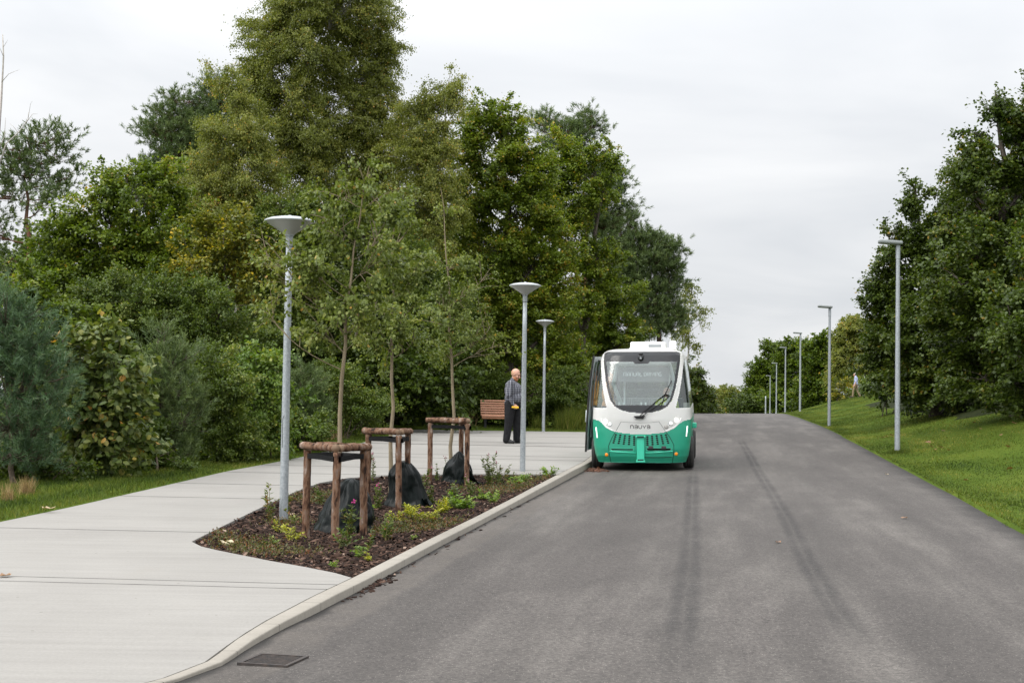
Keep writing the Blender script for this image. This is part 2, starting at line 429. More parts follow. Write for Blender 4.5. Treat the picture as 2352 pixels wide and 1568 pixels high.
# concrete pavement
PAVE_DIR = R(8)
def concrete_mat(joints, name='concrete', dark=False):
    m = bpy.data.materials.new(name); m.use_nodes = True; t = m.node_tree; p = t.nodes['Principled BSDF']
    g = N(t, 'ShaderNodeTexCoord')
    def noise(sc, stretch=(1, 1, 1), det=5, rot=0, rough=.6):
        mp = N(t, 'ShaderNodeMapping'); mp.inputs['Scale'].default_value = stretch; mp.inputs['Rotation'].default_value = (0, 0, rot); L(t, g.outputs['Object'], mp.inputs[0])
        n = N(t, 'ShaderNodeTexNoise'); n.inputs['Scale'].default_value = sc; n.inputs['Detail'].default_value = det; n.inputs['Roughness'].default_value = rough
        L(t, mp.outputs[0], n.inputs['Vector']); return n.outputs[0]
    brush = noise(3.0, (.12, 2.6, 1), 7, 0, .7)
    s = MATH(t, 'ADD', MATH(t, 'MULTIPLY', noise(.5, (1, 1, 1)), .35), MATH(t, 'MULTIPLY', brush, .35)); s = MATH(t, 'ADD', s, MATH(t, 'MULTIPLY', noise(45, det=6), .3))
    r = N(t, 'ShaderNodeValToRGB'); e = r.color_ramp.elements
    e[0].position = .34; e[0].color = (.205, .193, .176, 1); e[1].position = .66; e[1].color = (.30, .286, .262, 1)
    L(t, s, r.inputs[0]); col = r.outputs[0]
    if dark:
        w_ = N(t, 'ShaderNodeMix', data_type='RGBA', blend_type='MULTIPLY'); w_.inputs[0].default_value = 1; L(t, col, w_.inputs[6]); w_.inputs[7].default_value = (1.05, 1.01, .94, 1); col = w_.outputs[2]
    def over(c, fac, rgb):
        x = N(t, 'ShaderNodeMix', data_type='RGBA'); L(t, fac, x.inputs[0]); L(t, c, x.inputs[6]); x.inputs[7].default_value = (*rgb, 1); return x.outputs[2]
    # scattered dark flecks and faint stains
    v = N(t, 'ShaderNodeTexVoronoi'); v.inputs['Scale'].default_value = 5.5; L(t, g.outputs['Object'], v.inputs['Vector'])
    sc = N(t, 'ShaderNodeSeparateColor'); L(t, v.outputs['Color'], sc.inputs[0])
    k = MATH(t, 'MULTIPLY', MATH(t, 'GREATER_THAN', sc.outputs[1], .72), MATH(t, 'LESS_THAN', v.outputs['Distance'], .075))
    col = over(col, MATH(t, 'MULTIPLY', k, .6), (.13, .12, .10))
    st = N(t, 'ShaderNodeMapRange'); L(t, noise(1.3, (1, .5, 1), 6), st.inputs[0]); st.inputs[1].default_value = .60; st.inputs[2].default_value = .78; st.inputs[3].default_value = 0; st.inputs[4].default_value = .35
    col = over(col, st.outputs[0], (.25, .23, .20))
    uv = N(t, 'ShaderNodeSeparateXYZ'); L(t, g.outputs['UV'], uv.inputs[0])
    js = None
    for (pos, half) in joints:
        c_ = N(t, 'ShaderNodeMath', operation='COMPARE'); L(t, uv.outputs[0], c_.inputs[0]); c_.inputs[1].default_value = pos; c_.inputs[2].default_value = half
        js = c_.outputs[0] if js is None else MATH(t, 'MAXIMUM', js, c_.outputs[0])
    if js is not None:
        jj = MATH(t, 'MULTIPLY', js, MATH(t, 'MULTIPLY_ADD', noise(3, det=4), .9, .35), clamp=True)
        col = over(col, jj, (.035, .032, .028))
    L(t, col, p.inputs['Base Color'])
    p.inputs['Roughness'].default_value = .82; p.inputs['Specular IOR Level'].default_value = .3
    b = N(t, 'ShaderNodeBump'); b.inputs['Strength'].default_value = .3; b.inputs['Distance'].default_value = .006
    L(t, MATH(t, 'ADD', brush, noise(60, det=5)), b.inputs['Height']); L(t, b.outputs[0], p.inputs['Normal'])
    return m
# joints run across the path, square to the kerb: coordinate s along the path
JA = R(5.0)
def s_of(x, y): return x * -math.sin(-JA) * -1 * -1 + y * math.cos(JA) if False else (y * math.cos(JA) + x * math.sin(JA))
J_PX = [((0, 1322), .018), ((0, 1333), .018), ((0, 1211), .028), ((276, 1138), .034), ((404, 1108.5), .04), ((517, 1083), .045), ((1215, 1024), .12), ((1000, 1012), .06), ((1250, 1003), .06), ((1000, 1043), .05), ((1250, 1080), .045), ((1300, 1057), .05)]
JOINTS = []
for (q, h) in J_PX:
    w = gpt(q[0], q[1], z_pave); JOINTS.append((s_of(w.x, w.y), h))
BED_PX = [(440, 1243), (500, 1213), (560, 1184), (620, 1155), (680, 1128), (735, 1108), (800, 1097), (900, 1091), (1000, 1089), (1120, 1088), (1288, 1089),
          (1200, 1133), (1110, 1178), (985, 1243), (905, 1282), (822, 1326), (770, 1315), (700, 1301), (620, 1287), (560, 1275), (500, 1263), (462, 1254)]
BED = [gpt(x, y, z_pave) for x, y in BED_PX]
for i in range(10, 16):                                   # the kerb side of the bed follows the kerb's inner edge
    BED[i].x = xk(BED[i].y) - kw(BED[i].y) - .012
def inside(x, y, poly):
    c = False; j = len(poly) - 1
    for i in range(len(poly)):
        a, b = poly[i], poly[j]
        if (a.y > y) != (b.y > y) and x < (b.x - a.x) * (y - a.y) / (b.y - a.y) + a.x: c = not c
        j = i
    return c
def dist_poly(x, y, poly):
    best = 1e9
    for i in range(len(poly)):
        a, b = poly[i], poly[(i + 1) % len(poly)]
        ux, uy = b.x - a.x, b.y - a.y; l2 = ux * ux + uy * uy + 1e-12
        t = max(0, min(1, ((x - a.x) * ux + (y - a.y) * uy) / l2))
        best = min(best, math.hypot(x - a.x - ux * t, y - a.y - uy * t))
    return best
def cdt(poly, holes, step, zf, jitter=0):
    pts = []; edges = []
    def loop(p):
        s = len(pts)
        for i in range(len(p)):
            pts.append(Vector((p[i].x, p[i].y))); edges.append((s + i, s + (i + 1) % len(p)))
    loop(poly)
    for h in holes: loop(h)
    x0, x1 = min(p.x for p in poly), max(p.x for p in poly); y0, y1 = min(p.y for p in poly), max(p.y for p in poly)
    y = y0
    while y < y1:
        x = x0
        while x < x1:
            if inside(x, y, poly) and dist_poly(x, y, poly) > step * .4 and not any(inside(x, y, h) or dist_poly(x, y, h) < step * .4 for h in holes):
                pts.append(Vector((x, y)))
            x += step
        y += step
    v, e, f, *_ = geometry.delaunay_2d_cdt(pts, edges, [], 0, 1e-5)
    F = []
    for t in f:
        cxx = sum(v[i].x for i in t) / 3; cyy = sum(v[i].y for i in t) / 3
        if inside(cxx, cyy, poly) and not any(inside(cxx, cyy, h) for h in holes): F.append(tuple(t))
    bm = bmesh.new()
    bv = [bm.verts.new((q.x, q.y, zf(q.x, q.y))) for q in v]
    for t in F:
        try: bm.faces.new([bv[i] for i in t])
        except ValueError: pass
    for q in [q for q in bm.verts if not q.link_faces]: bm.verts.remove(q)
    bmesh.ops.recalc_face_normals(bm, faces=bm.faces)
    if sum(f.normal.z for f in bm.faces) < 0: bmesh.ops.reverse_faces(bm, faces=bm.faces)
    return bm
ds = [4.0, 5, 6, 7] + list(np.arange(8, BACK, .5)) + [BACK]
poly = [Vector((xk(d) - kw(d) - .012, d, 0)) for d in ds] + [Vector((xp(d), d, 0)) for d in ds[::-2]]
bm = cdt(poly, [BED], 1.0, z_pave)
be = [e for e in bm.edges if e.is_boundary]
ex_ = bmesh.ops.extrude_edge_only(bm, edges=be)
for v in [g for g in ex_['geom'] if isinstance(g, bmesh.types.BMVert)]: v.co.z -= .22
me = bpy.data.meshes.new('pavement'); bm.to_mesh(me); bm.free()
lay = me.uv_layers.new(name='UVMap')
for lp in me.loops:
    c = me.vertices[lp.vertex_index].co; lay.data[lp.index].uv = (s_of(c.x, c.y), c.x)
PAVE = link_mesh('pavement', me, concrete_mat(JOINTS)); tag(PAVE, kind='structure')

# kerb of pale concrete stones with chamfered top
V = []; Q = []; UVK = []
ds = [2.0, 4, 5, 6, 7] + list(np.arange(8, BACK + .01, .25)) + list(np.arange(49, 68, 1.))
acc = 0; prev = None
for i, d in enumerate(ds):
    x = xk(d); zb = z_road(x, d); zt = z_pave(x, d) + .004
    if prev is not None: acc += math.hypot(x - prev[0], d - prev[1])
    prev = (x, d)
    pr = [(0.0, zb - .15), (0.0, zt - .010), (-.003, zt - .003), (-.010, zt), (-kw(d) + .008, zt), (-kw(d), zt - .008), (-kw(d), zb - .15)]
    for ox, z in pr: V.append((x + ox, d, z)); UVK.append((acc, 0))
    if i:
        n = len(pr)
        for j in range(n - 1):
            a = (i - 1) * n + j; Q.append((a, a + 1, a + n + 1, a + n))
me = arr_mesh('kerb', V, [np.array(Q)]); lay = me.uv_layers.new(name='UVMap')
for lp in me.loops: lay.data[lp.index].uv = UVK[lp.vertex_index]
KERBO = link_mesh('kerb', me, concrete_mat([(k * 1.0 + .3, .0035) for k in range(0, 46)], 'kerb_concrete', True)); tag(KERBO, kind='structure')

# planting bed of dark bark mulch
def z_bed(x, y):
    e = dist_poly(x, y, BED)
    front = BED[15]
    return z_pave(x, y) - .035 - .055 * smooth(0, .35, e) + .05 * mnoise.noise(Vector((x * 1.1, y * 1.1, 0))) * smooth(.05, .5, e) + .018 * mnoise.noise(Vector((x * 6, y * 6, 1)))
def z_bed_in(x, y): return z_bed(x, y)
M_MULCH = mat('mulch', (.009, .006, .0045), .95, (.035, .023, .017), 22, 1.0, 40, spec=.1, detail=8)
bm = cdt(BED, [], .22, z_bed)
be = [e for e in bm.edges if e.is_boundary]
ex_ = bmesh.ops.extrude_edge_only(bm, edges=be)
for v in [g for g in ex_['geom'] if isinstance(g, bmesh.types.BMVert)]: v.co.z -= .12
o = obj('planting_bed', bm, M_MULCH, smooth=True); tag(o, kind='structure')

# bark chips: bent slivers lying on the bed, and some spilt over the gutter
rng = np.random.default_rng(5)
def chips(name, pts, z, smin, smax, m, label=None):
    n = len(pts); base = np.column_stack([pts, z])
    ln = rng.uniform(smin, smax, n) * rng.choice([1, 1, 1.6], n); wd = ln * rng.uniform(.18, .45, n)
    a = rng.uniform(0, 2 * np.pi, n); tilt = rng.normal(0, .28, n); rol = rng.normal(0, .5, n)
    ax = np.column_stack([np.cos(a) * np.cos(tilt), np.sin(a) * np.cos(tilt), np.sin(tilt)])
    sd_ = np.column_stack([-np.sin(a) * np.cos(rol), np.cos(a) * np.cos(rol), np.sin(rol)])
    up = np.cross(ax, sd_)
    h = (wd * .35)[:, None]
    P = []
    for sa, sb, su in ((-.5, -.5, 0), (.5, -.4, 0), (.5, .4, 0), (-.5, .5, 0), (-.4, -.4, 1), (.4, -.3, 1), (.4, .3, 1), (-.4, .4, 1)):
        P.append(base + ax * (ln * sa)[:, None] + sd_ * (wd * sb)[:, None] + up * h * su)
    V_ = np.stack(P, 1).reshape(-1, 3)
    o8 = np.arange(n)[:, None] * 8
    F_ = np.concatenate([o8 + np.array(q) for q in ((4, 5, 6, 7), (0, 1, 5, 4), (1, 2, 6, 5), (2, 3, 7, 6), (3, 0, 4, 7))])
    me = arr_mesh(name, V_, [F_], tint=np.repeat(rng.beta(1.3, 2.2, n), 8))
    return link_mesh(name, me, m)
M_CHIP = leaf_mat('bark_chip', [(0, (.008, .0045, .0035)), (.35, (.026, .0145, .010)), (.65, (.066, .037, .026)), (.88, (.16, .10, .074)), (1, (.42, .32, .25))], trans=0, rough=.9, spec=.15)
bx0, bx1 = min(p.x for p in BED), max(p.x for p in BED); by0, by1 = min(p.y for p in BED), max(p.y for p in BED)
P = []
while len(P) < 26000:
    y = by0 + (by1 - by0) * random.random() ** 1.45; x = random.uniform(bx0, bx1)
    if inside(x, y, BED): P.append((x, y))
P = np.array(P)
z = np.array([z_bed(x, y) + random.random() * .012 for x, y in P])
o = chips('bark_chips', P, z, .025, .075, M_CHIP); tag(o, 'loose dark brown bark chips covering the planting bed', kind='stuff')
P = []
for k in range(150):
    d = random.choice([random.gauss(12.6, .35), random.gauss(13.2, .4), random.gauss(12.9, .3), random.uniform(11, 24)])
    if d < 9: continue
    P.append((xk(d) + abs(random.gauss(0, .055)) + .02, d))
P = np.array(P); z = np.array([z_road(x, y) + .004 for x, y in P])
o = chips('bark_litter', P, z, .02, .06, M_CHIP); tag(o, 'bark bits washed into the gutter along the kerb', kind='stuff')

# tyre marks: thin dark rubber sheets lying on the asphalt, tread bars in the rubber
def mark_mat():
    m = bpy.data.materials.new('tyre_rubber_mark'); m.use_nodes = True; t = m.node_tree; p = t.nodes['Principled BSDF']; out = t.nodes['Material Output']
    p.inputs['Base Color'].default_value = (.035, .034, .034, 1); p.inputs['Roughness'].default_value = .8
    g = N(t, 'ShaderNodeTexCoord'); uv = N(t, 'ShaderNodeSeparateXYZ'); L(t, g.outputs['UV'], uv.inputs[0])
    bars = MATH(t, 'PINGPONG', MATH(t, 'ADD', uv.outputs[1], MATH(t, 'MULTIPLY', uv.outputs[0], .05)), .045)
    bars = MATH(t, 'GREATER_THAN', bars, .014)
    def nz(sc, det):
        n = N(t, 'ShaderNodeTexNoise'); n.inputs['Scale'].default_value = sc; n.inputs['Detail'].default_value = det; L(t, g.outputs['Object'], n.inputs['Vector']); return n.outputs[0]
    edge = MATH(t, 'ADD', uv.outputs[0], MATH(t, 'MULTIPLY_ADD', nz(5, 4), .16, -.08))
    prof_ = MATH(t, 'SINE', MATH(t, 'MULTIPLY', edge, 3.14159), clamp=True)
    two = MATH(t, 'MULTIPLY_ADD', MATH(t, 'ABSOLUTE', MATH(t, 'SINE', MATH(t, 'MULTIPLY', edge, 6.28318))), .75, .25)
    r = N(t, 'ShaderNodeMapRange'); L(t, MATH(t, 'MULTIPLY_ADD', nz(.8, 3), .6, MATH(t, 'MULTIPLY', nz(9, 6), .4)), r.inputs[0]); r.inputs[1].default_value = .36; r.inputs[2].default_value = .62; r.inputs[3].default_value = .12; r.inputs[4].default_value = .42
    f = MATH(t, 'MULTIPLY', MATH(t, 'MULTIPLY', r.outputs[0], MATH(t, 'MULTIPLY_ADD', bars, .22, .78)), MATH(t, 'MULTIPLY', two, prof_))
    at_ = N(t, 'ShaderNodeAttribute', attribute_name='tint'); f = MATH(t, 'MULTIPLY', f, at_.outputs['Fac'], clamp=True)
    tr = N(t, 'ShaderNodeBsdfTransparent'); x = N(t, 'ShaderNodeMixShader'); L(t, f, x.inputs[0]); L(t, tr.outputs[0], x.inputs[1]); L(t, p.outputs[0], x.inputs[2]); L(t, x.outputs[0], out.inputs[0])
    return m
M_MARK = mark_mat()
def tyre_mark(px, w0, w1, lift):
    P = [gpt(x, y, z_road) for x, y in px]
    Y = np.array([p.y for p in P]); X = np.array([p.x for p in P]); o_ = np.argsort(Y); Y, X = Y[o_], X[o_]
    V = []; Q = []; U = []; acc = 0; pv = None; i = 0
    for d in np.arange(Y[0], Y[-1], .25):
        x = float(np.interp(d, Y, X)); w = w0 + (w1 - w0) * (d - Y[0]) / (Y[-1] - Y[0])
        if pv is not None: acc += math.hypot(x - pv[0], d - pv[1])
        pv = (x, d)
        for j in range(5):
            xx = x + (j / 4 - .5) * w; V.append((xx, d, z_road(xx, d) + lift)); U.append((j / 4, acc))
        if i:
            for j in range(4):
                a = (i - 1) * 5 + j; Q.append((a, a + 1, a + 6, a + 5))
        i += 1
    ft = np.repeat([min(1, q / 9, (i - 1 - q) / 9) for q in range(i)], 5)
    me = arr_mesh('tyre_mark', V, [np.array(Q)], tint=ft); lay = me.uv_layers.new(name='UVMap')
    for lp in me.loops: lay.data[lp.index].uv = U[lp.vertex_index]
    tag(link_mesh('tyre_mark', me, M_MARK), kind='structure')
tyre_mark([(1592, 1080), (1590, 1150), (1587, 1220), (1583, 1300), (1571, 1400), (1558, 1500), (1548, 1567)], .34, .30, .004)
tyre_mark([(1700, 1010), (1735, 1070), (1772, 1130), (1812, 1200), (1853, 1290), (1903, 1375), (1955, 1450), (2010, 1520)], .30, .30, .004)
# ------------------------------------------------------------------ trees and shrubs
def nrm(v): return v / np.maximum(np.linalg.norm(v, axis=-1, keepdims=True), 1e-9)
def tube_arr(pts, rad, sides):
    """many tubes at once: pts (n,k,3), rad (n,k)"""
    n, k, _ = pts.shape
    tan = np.empty_like(pts); tan[:, 1:-1] = pts[:, 2:] - pts[:, :-2]; tan[:, 0] = pts[:, 1] - pts[:, 0]; tan[:, -1] = pts[:, -1] - pts[:, -2]
    tan = nrm(tan)
    ref = np.where(np.abs(tan[:, :1, 2:3]) < .9, np.array([[[0, 0, 1.]]]), np.array([[[1., 0, 0]]]))
    u = nrm(np.cross(tan, np.broadcast_to(ref, tan.shape))); w = np.cross(tan, u)
    a = np.arange(sides) * 2 * np.pi / sides
    V = pts[:, :, None, :] + (u[:, :, None, :] * np.cos(a)[None, None, :, None] + w[:, :, None, :] * np.sin(a)[None, None, :, None]) * rad[:, :, None, None]
    V = V.reshape(-1, 3)
    i = np.arange(n)[:, None, None] * (k * sides) + np.arange(k - 1)[None, :, None] * sides
    j = np.arange(sides)[None, None, :]; j2 = (j + 1) % sides
    Q = np.stack([i + j, i + j2, i + sides + j2, i + sides + j], -1).reshape(-1, 4)
    return V, Q
def bez(p0, p1, p2, t):
    t = t[..., None]
    return (1 - t) ** 2 * p0 + 2 * t * (1 - t) * p1 + t ** 2 * p2
class Mesh:
    def __init__(s): s.V = []; s.Q = []; s.n = 0; s.T = []
    def add(s, V, Q, T=None):
        s.V.append(V); s.Q.append(Q + s.n); s.n += len(V)
        if T is not None: s.T.append(T)
    def make(s, name, m, parent, sm=False):
        if not s.V: return None
        me = arr_mesh(name, np.concatenate(s.V), [np.concatenate(s.Q)], sm, np.concatenate(s.T) if s.T else None)
        return link_mesh(name, me, m, parent)
def leaves(rng, P, axis, L_, W_, tint, fold=.25, fine=False, facing=None, droop=0.0, flat=.5):
    """P (n,3) leaf bases, axis (n,3) preferred direction; returns verts, quads, tint"""
    n = len(P)
    a = nrm(axis + rng.normal(0, .55, (n, 3)) + np.array([0, 0, -droop]))
    nn = rng.normal(0, 1, (n, 3)) * (1 - flat) + np.array([0, 0, flat * 1.6])
    if facing is not None: nn = nn + facing
    b = nrm(np.cross(nn, a)); c = nrm(np.cross(a, b))
    l = (L_ * rng.uniform(.65, 1.25, n))[:, None]; w = (W_ * rng.uniform(.7, 1.2, n))[:, None] * .5
    f = fold * w
    if not fine:
        V = np.stack([P, P + a * l * .45 + b * w - c * f, P + a * l, P + a * l * .45 - b * w - c * f], 1).reshape(-1, 3)
        Q = np.arange(n)[:, None] * 4 + np.array([[0, 1, 2, 3]])
        return V, Q, np.repeat(tint, 4)
    tipd = -c * l * .12
    V = np.stack([P, P + a * l * .22 + b * w * .85 - c * f, P + a * l * .62 + b * w * .9 - c * f + tipd * .4, P + a * l + tipd,
                  P + a * l * .62 - b * w * .9 - c * f + tipd * .4, P + a * l * .22 - b * w * .85 - c * f], 1).reshape(-1, 3)
    o = np.arange(n)[:, None] * 6
    Q = np.concatenate([o + np.array([[0, 1, 2, 3]]), o + np.array([[0, 3, 4, 5]])])
    return V, Q, np.repeat(tint, 6)
def needles(rng, P, D, ln, wd, tint, spread=.9):
    n = len(P)
    a = nrm(D + rng.normal(0, spread * .5, (n, 3)))
    b = nrm(np.cross(rng.normal(0, 1, (n, 3)), a))
    l = (ln * rng.uniform(.7, 1.2, n))[:, None]; w = wd * .5
    V = np.stack([P - b * w, P + b * w, P + a * l + b * w * .35, P + a * l - b * w * .35], 1).reshape(-1, 3)
    return V, np.arange(n)[:, None] * 4 + np.array([[0, 1, 2, 3]]), np.repeat(tint, 4)

# species: leaf length, width, leaf area index, clump count factor, colours
M_L = {
 'birch': leaf_mat('leaf_birch', [(0, (0.073, 0.089, 0.012)), (.35, (0.131, 0.155, 0.022)), (.7, (0.216, 0.230, 0.042)), (.93, (0.326, 0.316, 0.077)), (1, (0.470, 0.276, 0.050))], .38),
 'maple': leaf_mat('leaf_maple', [(0, (0.054, 0.089, 0.010)), (.4, (0.114, 0.164, 0.015)), (.75, (0.187, 0.232, 0.024)), (.94, (0.281, 0.284, 0.044)), (1, (0.400, 0.255, 0.033))], .38),
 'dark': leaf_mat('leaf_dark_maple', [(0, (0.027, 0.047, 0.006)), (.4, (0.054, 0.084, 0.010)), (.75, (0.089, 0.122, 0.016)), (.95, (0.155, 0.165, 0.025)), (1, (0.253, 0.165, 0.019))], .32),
 'shrub': leaf_mat('leaf_shrub', [(0, (0.046, 0.076, 0.012)), (.4, (0.093, 0.134, 0.022)), (.75, (0.154, 0.190, 0.035)), (.95, (0.281, 0.297, 0.083)), (1, (0.375, 0.337, 0.077))], .36),
 'alder': leaf_mat('leaf_young_tree', [(0, (0.064, 0.091, 0.016)), (.4, (0.125, 0.162, 0.030)), (.75, (0.204, 0.232, 0.052)), (.95, (0.298, 0.295, 0.086)), (1, (0.423, 0.254, 0.057))], .34),
 'hazel': leaf_mat('leaf_hazel', [(0, (0.053, 0.088, 0.022)), (.4, (0.106, 0.144, 0.036)), (.75, (0.172, 0.193, 0.048)), (.92, (0.288, 0.258, 0.055)), (1, (0.468, 0.242, 0.048))], .28),
 'light': leaf_mat('leaf_light', [(0, (0.051, 0.097, 0.014)), (.4, (0.109, 0.174, 0.026)), (.75, (0.189, 0.250, 0.048)), (1, (0.347, 0.332, 0.060))], .35),
 'yellow': leaf_mat('leaf_yellowing', [(0, (0.071, 0.098, 0.013)), (.5, (0.159, 0.167, 0.022)), (.75, (0.348, 0.287, 0.031)), (1, (0.665, 0.438, 0.037))], .32),
 'pine': leaf_mat('needle_pine', [(0, (0.046, 0.077, 0.025)), (.5, (0.098, 0.143, 0.044)), (1, (0.172, 0.220, 0.076))], .15, .5),
 'bluepine': leaf_mat('needle_blue_pine', [(0, (0.037, 0.072, 0.033)), (.5, (0.074, 0.132, 0.059)), (.9, (0.124, 0.191, 0.092)), (1, (0.166, 0.212, 0.099))], .15, .5),
}
M_BARK = mat('bark', (.055, .045, .036), .9, (.13, .11, .09), 14, .8, 26, spec=.15, stretch=(1, 1, .25))
M_BIRCH = mat('birch_bark', (.42, .40, .36), .8, (.06, .05, .045), 5, .5, 20, spec=.2, stretch=(1, 1, 2.5), lo=.52, hi=.66)
M_PINEB = mat('pine_bark', (.20, .095, .055), .9, (.075, .055, .045), 6, .9, 20, spec=.1, stretch=(1, 1, .4))
M_TWIG = mat('twig_bark', (.075, .055, .04), .85, (.15, .12, .095), 20, .4, spec=.15)
M_YOUNG = mat('young_bark', (.17, .135, .085), .8, (.26, .21, .14), 10, .5, 30, spec=.2, stretch=(1, 1, .4))

SP = {
 'birch': dict(L=.061, W=.051, lai=3.6, droop=.8, spray=.34, hang=.65, clump=.34, bark='M_BIRCH', flat=.25),
 'maple': dict(L=.097, W=.092, lai=4.2, droop=.35, spray=.30, hang=.12, clump=.40, bark='M_BARK', flat=.65),
 'dark': dict(L=.108, W=.102, lai=4.4, droop=.4, spray=.32, hang=.15, clump=.42, bark='M_BARK', flat=.6),
 'shrub': dict(L=.063, W=.049, lai=4.4, droop=.2, spray=.26, hang=.1, clump=.30, bark='M_TWIG', flat=.4),
 'hazel': dict(L=.13, W=.115, lai=3.6, droop=.35, spray=.22, hang=.1, clump=.26, bark='M_TWIG', flat=.6),
 'alder': dict(L=.054, W=.042, lai=1.75, droop=.35, spray=.14, hang=.15, clump=.30, bark='M_YOUNG', flat=.4),
 'light': dict(L=.08, W=.062, lai=3.6, droop=.2, spray=.24, hang=.1, clump=.28, bark='M_TWIG', flat=.45),
 'yellow': dict(L=.11, W=.10, lai=3.6, droop=.4, spray=.28, hang=.1, clump=.36, bark='M_BARK', flat=.6),
}
WOODS = 'trees and shrubs of the wood behind the path'
def lobes_px(lst, d, zsq=1.0):
    out = []
    for q in lst:
        px, py, rx, ry = q[:4]; dd = q[4] if len(q) > 4 else 0
        c = at(px, py, d + dd); s = (d + dd) / F_PX
        out.append((np.array(c), np.array([rx * s, max(rx, ry * .8) * s * zsq * .9, ry * s]) * 1.08))
    return out
def broadleaf(name, base, lobes, sp, seed, label, cat='tree', group=WOODS, trunk_r=.14, top=None, mat_leaf=None, fine=False, lai=1.0, stems=1, scale_leaf=1.0, limb_show=True, tintshift=0.0, wood=None):
    rng = np.random.default_rng(seed); S = SP[sp]
    base = np.array(base, dtype=float)
    root = thing(name, label, cat, base, group=group)
    wood_m = Mesh(); crown = Mesh()
    lob = [(c - base, r) for c, r in lobes]
    tops = sorted(lob, key=lambda q: -q[0][2])
    tp = np.array(top) - base if top is not None else tops[0][0] + np.array([0, 0, tops[0][1][2] * .5])
    H = tp[2]
    # stems
    stemc = []
    for k in range(stems):
        e = tp.copy()
        b0 = np.zeros(3)
        if stems > 1:
            q = lob[k % len(lob)]; e = q[0] + np.array([0, 0, q[1][2] * .6]); b0 = np.array([rng.normal(0, .15), rng.normal(0, .15), 0])
        nseg = 12; t = np.linspace(0, 1, nseg)
        mid = np.array([b0[0] * .7 + e[0] * .3, b0[1] * .7 + e[1] * .3, e[2] * .55]) if sp != 'alder' else np.array([-.02, 0, e[2] * .6])
        pts = bez(b0, mid, e, t)
        wob = rng.normal(0, 1, (nseg, 3)) * np.array([1, 1, 0]) * (.012 if trunk_r > .06 else .0028) * H; wob[0] = 0
        pts = pts + wob
        pts[0, 2] -= .12
        rad = trunk_r * (1 - t * .93) ** .9 * (1.25 - .25 * np.clip(t * 8, 0, 1)) / (stems ** .5)
        V, Q = tube_arr(pts[None], rad[None], 9); wood_m.add(V, Q)
        stemc.append((pts, rad))
    nt_all = 0
    for (c, r) in lob:
        st, sr = stemc[int(rng.integers(len(stemc)))] if stems > 1 else stemc[0]
        # limb from the stem into the lobe
        hd = math.hypot(*(c[:2] - np.array([np.interp(c[2], st[:, 2], st[:, 0]), np.interp(c[2], st[:, 2], st[:, 1])])))
        za = max((.38 if sp == 'alder' else .12) * H, min(H * .93, c[2] - .75 * hd - .25 * r[2]))
        a0 = np.array([np.interp(za, st[:, 2], st[:, i]) for i in range(3)])
        ra = float(np.interp(za, st[:, 2], sr)) * .6
        mid = a0 * .45 + c * .55 + np.array([0, 0, -.12 * hd]) + rng.normal(0, .08, 3) * (hd + .3)
        t = np.linspace(0, 1, 8)
        lp = bez(a0, mid, c, t)
        lr = np.maximum(ra * (1 - t * .8) * (.55 if sp == 'alder' else 1), .004)
        V, Q = tube_arr(lp[None], lr[None], 6); wood_m.add(V, Q)
        # clumps on the lobe's shell
        area = math.pi * r[0] * r[2]
        la = S['L'] * S['W'] * .5 * scale_leaf ** 2 * (1.35 if fine else 1)
        nleaf = max(60, int(area * S['lai'] * lai / (la * .6)))
        ncl = max(3, int(area / (S['clump'] ** 2) * .9))
        dirs = nrm(rng.normal(0, 1, (ncl, 3)) * np.array([1, 1, .9]) + np.array([0, -.25, .15]))
        rr = rng.uniform(.45, 1.05, ncl) ** .6
        cen = c + dirs * r * rr[:, None]
        ctint = rng.normal(0, .13, ncl)
        # twigs: several per clump
        per = np.maximum(2, rng.poisson(3.2, ncl)); ci = np.repeat(np.arange(ncl), per); ntw = len(ci)
        tip = cen[ci] + rng.normal(0, S['clump'] * .55, (ntw, 3)) + dirs[ci] * S['clump'] * .3
        tt = rng.uniform(.35, 1.0, ntw)
        org = bez(a0, mid, c, tt)
        tip[:, 2] -= S['hang'] * rng.uniform(0, 1, ntw) * .5
        mm = org * .4 + tip * .6 + rng.normal(0, .10, (ntw, 3)) * np.linalg.norm(tip - org, axis=1, keepdims=True)
        mm[:, 2] += S['hang'] * .6 + .08 * np.linalg.norm(tip - org, axis=1)
        if limb_show:
            k = min(ntw, max(6, ntw // 3)); s = rng.choice(ntw, k, replace=False)
            t4 = np.broadcast_to(np.linspace(0, 1, 5), (k, 5))
            tw = bez(org[s][:, None], mm[s][:, None], tip[s][:, None], t4)
            V, Q = tube_arr(tw, np.broadcast_to(np.array([.013, .010, .007, .005, .003]) * (1 if trunk_r > .06 else .6), (k, 5)), 3); wood_m.add(V, Q)
        li = rng.integers(0, ntw, nleaf)
        tl = 1 - rng.beta(1.1, 2.2, nleaf) * .75
        P = bez(org[li], mm[li], tip[li], tl)
        sprd = S['spray'] * (0.25 + .75 * rng.random(nleaf) ** 1.5)
        P = P + rng.normal(0, 1, (nleaf, 3)) * sprd[:, None] * np.array([1, 1, .7]) * .5
        ax = nrm(tip[li] - mm[li]) * .8
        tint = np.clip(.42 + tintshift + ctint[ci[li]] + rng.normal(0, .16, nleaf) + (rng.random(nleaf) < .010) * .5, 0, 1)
        V, Q, T = leaves(rng, P, ax, S['L'] * scale_leaf, S['W'] * scale_leaf, tint, fine=fine, droop=S['droop'], flat=S['flat'])
        crown.add(V, Q, T)
    wood_m.make('trunk' if cat == 'tree' else 'stem', wood or globals()[S['bark']], root, True)
    crown.make('crown' if cat == 'tree' else 'foliage', M_L[mat_leaf or sp], root)
    return root
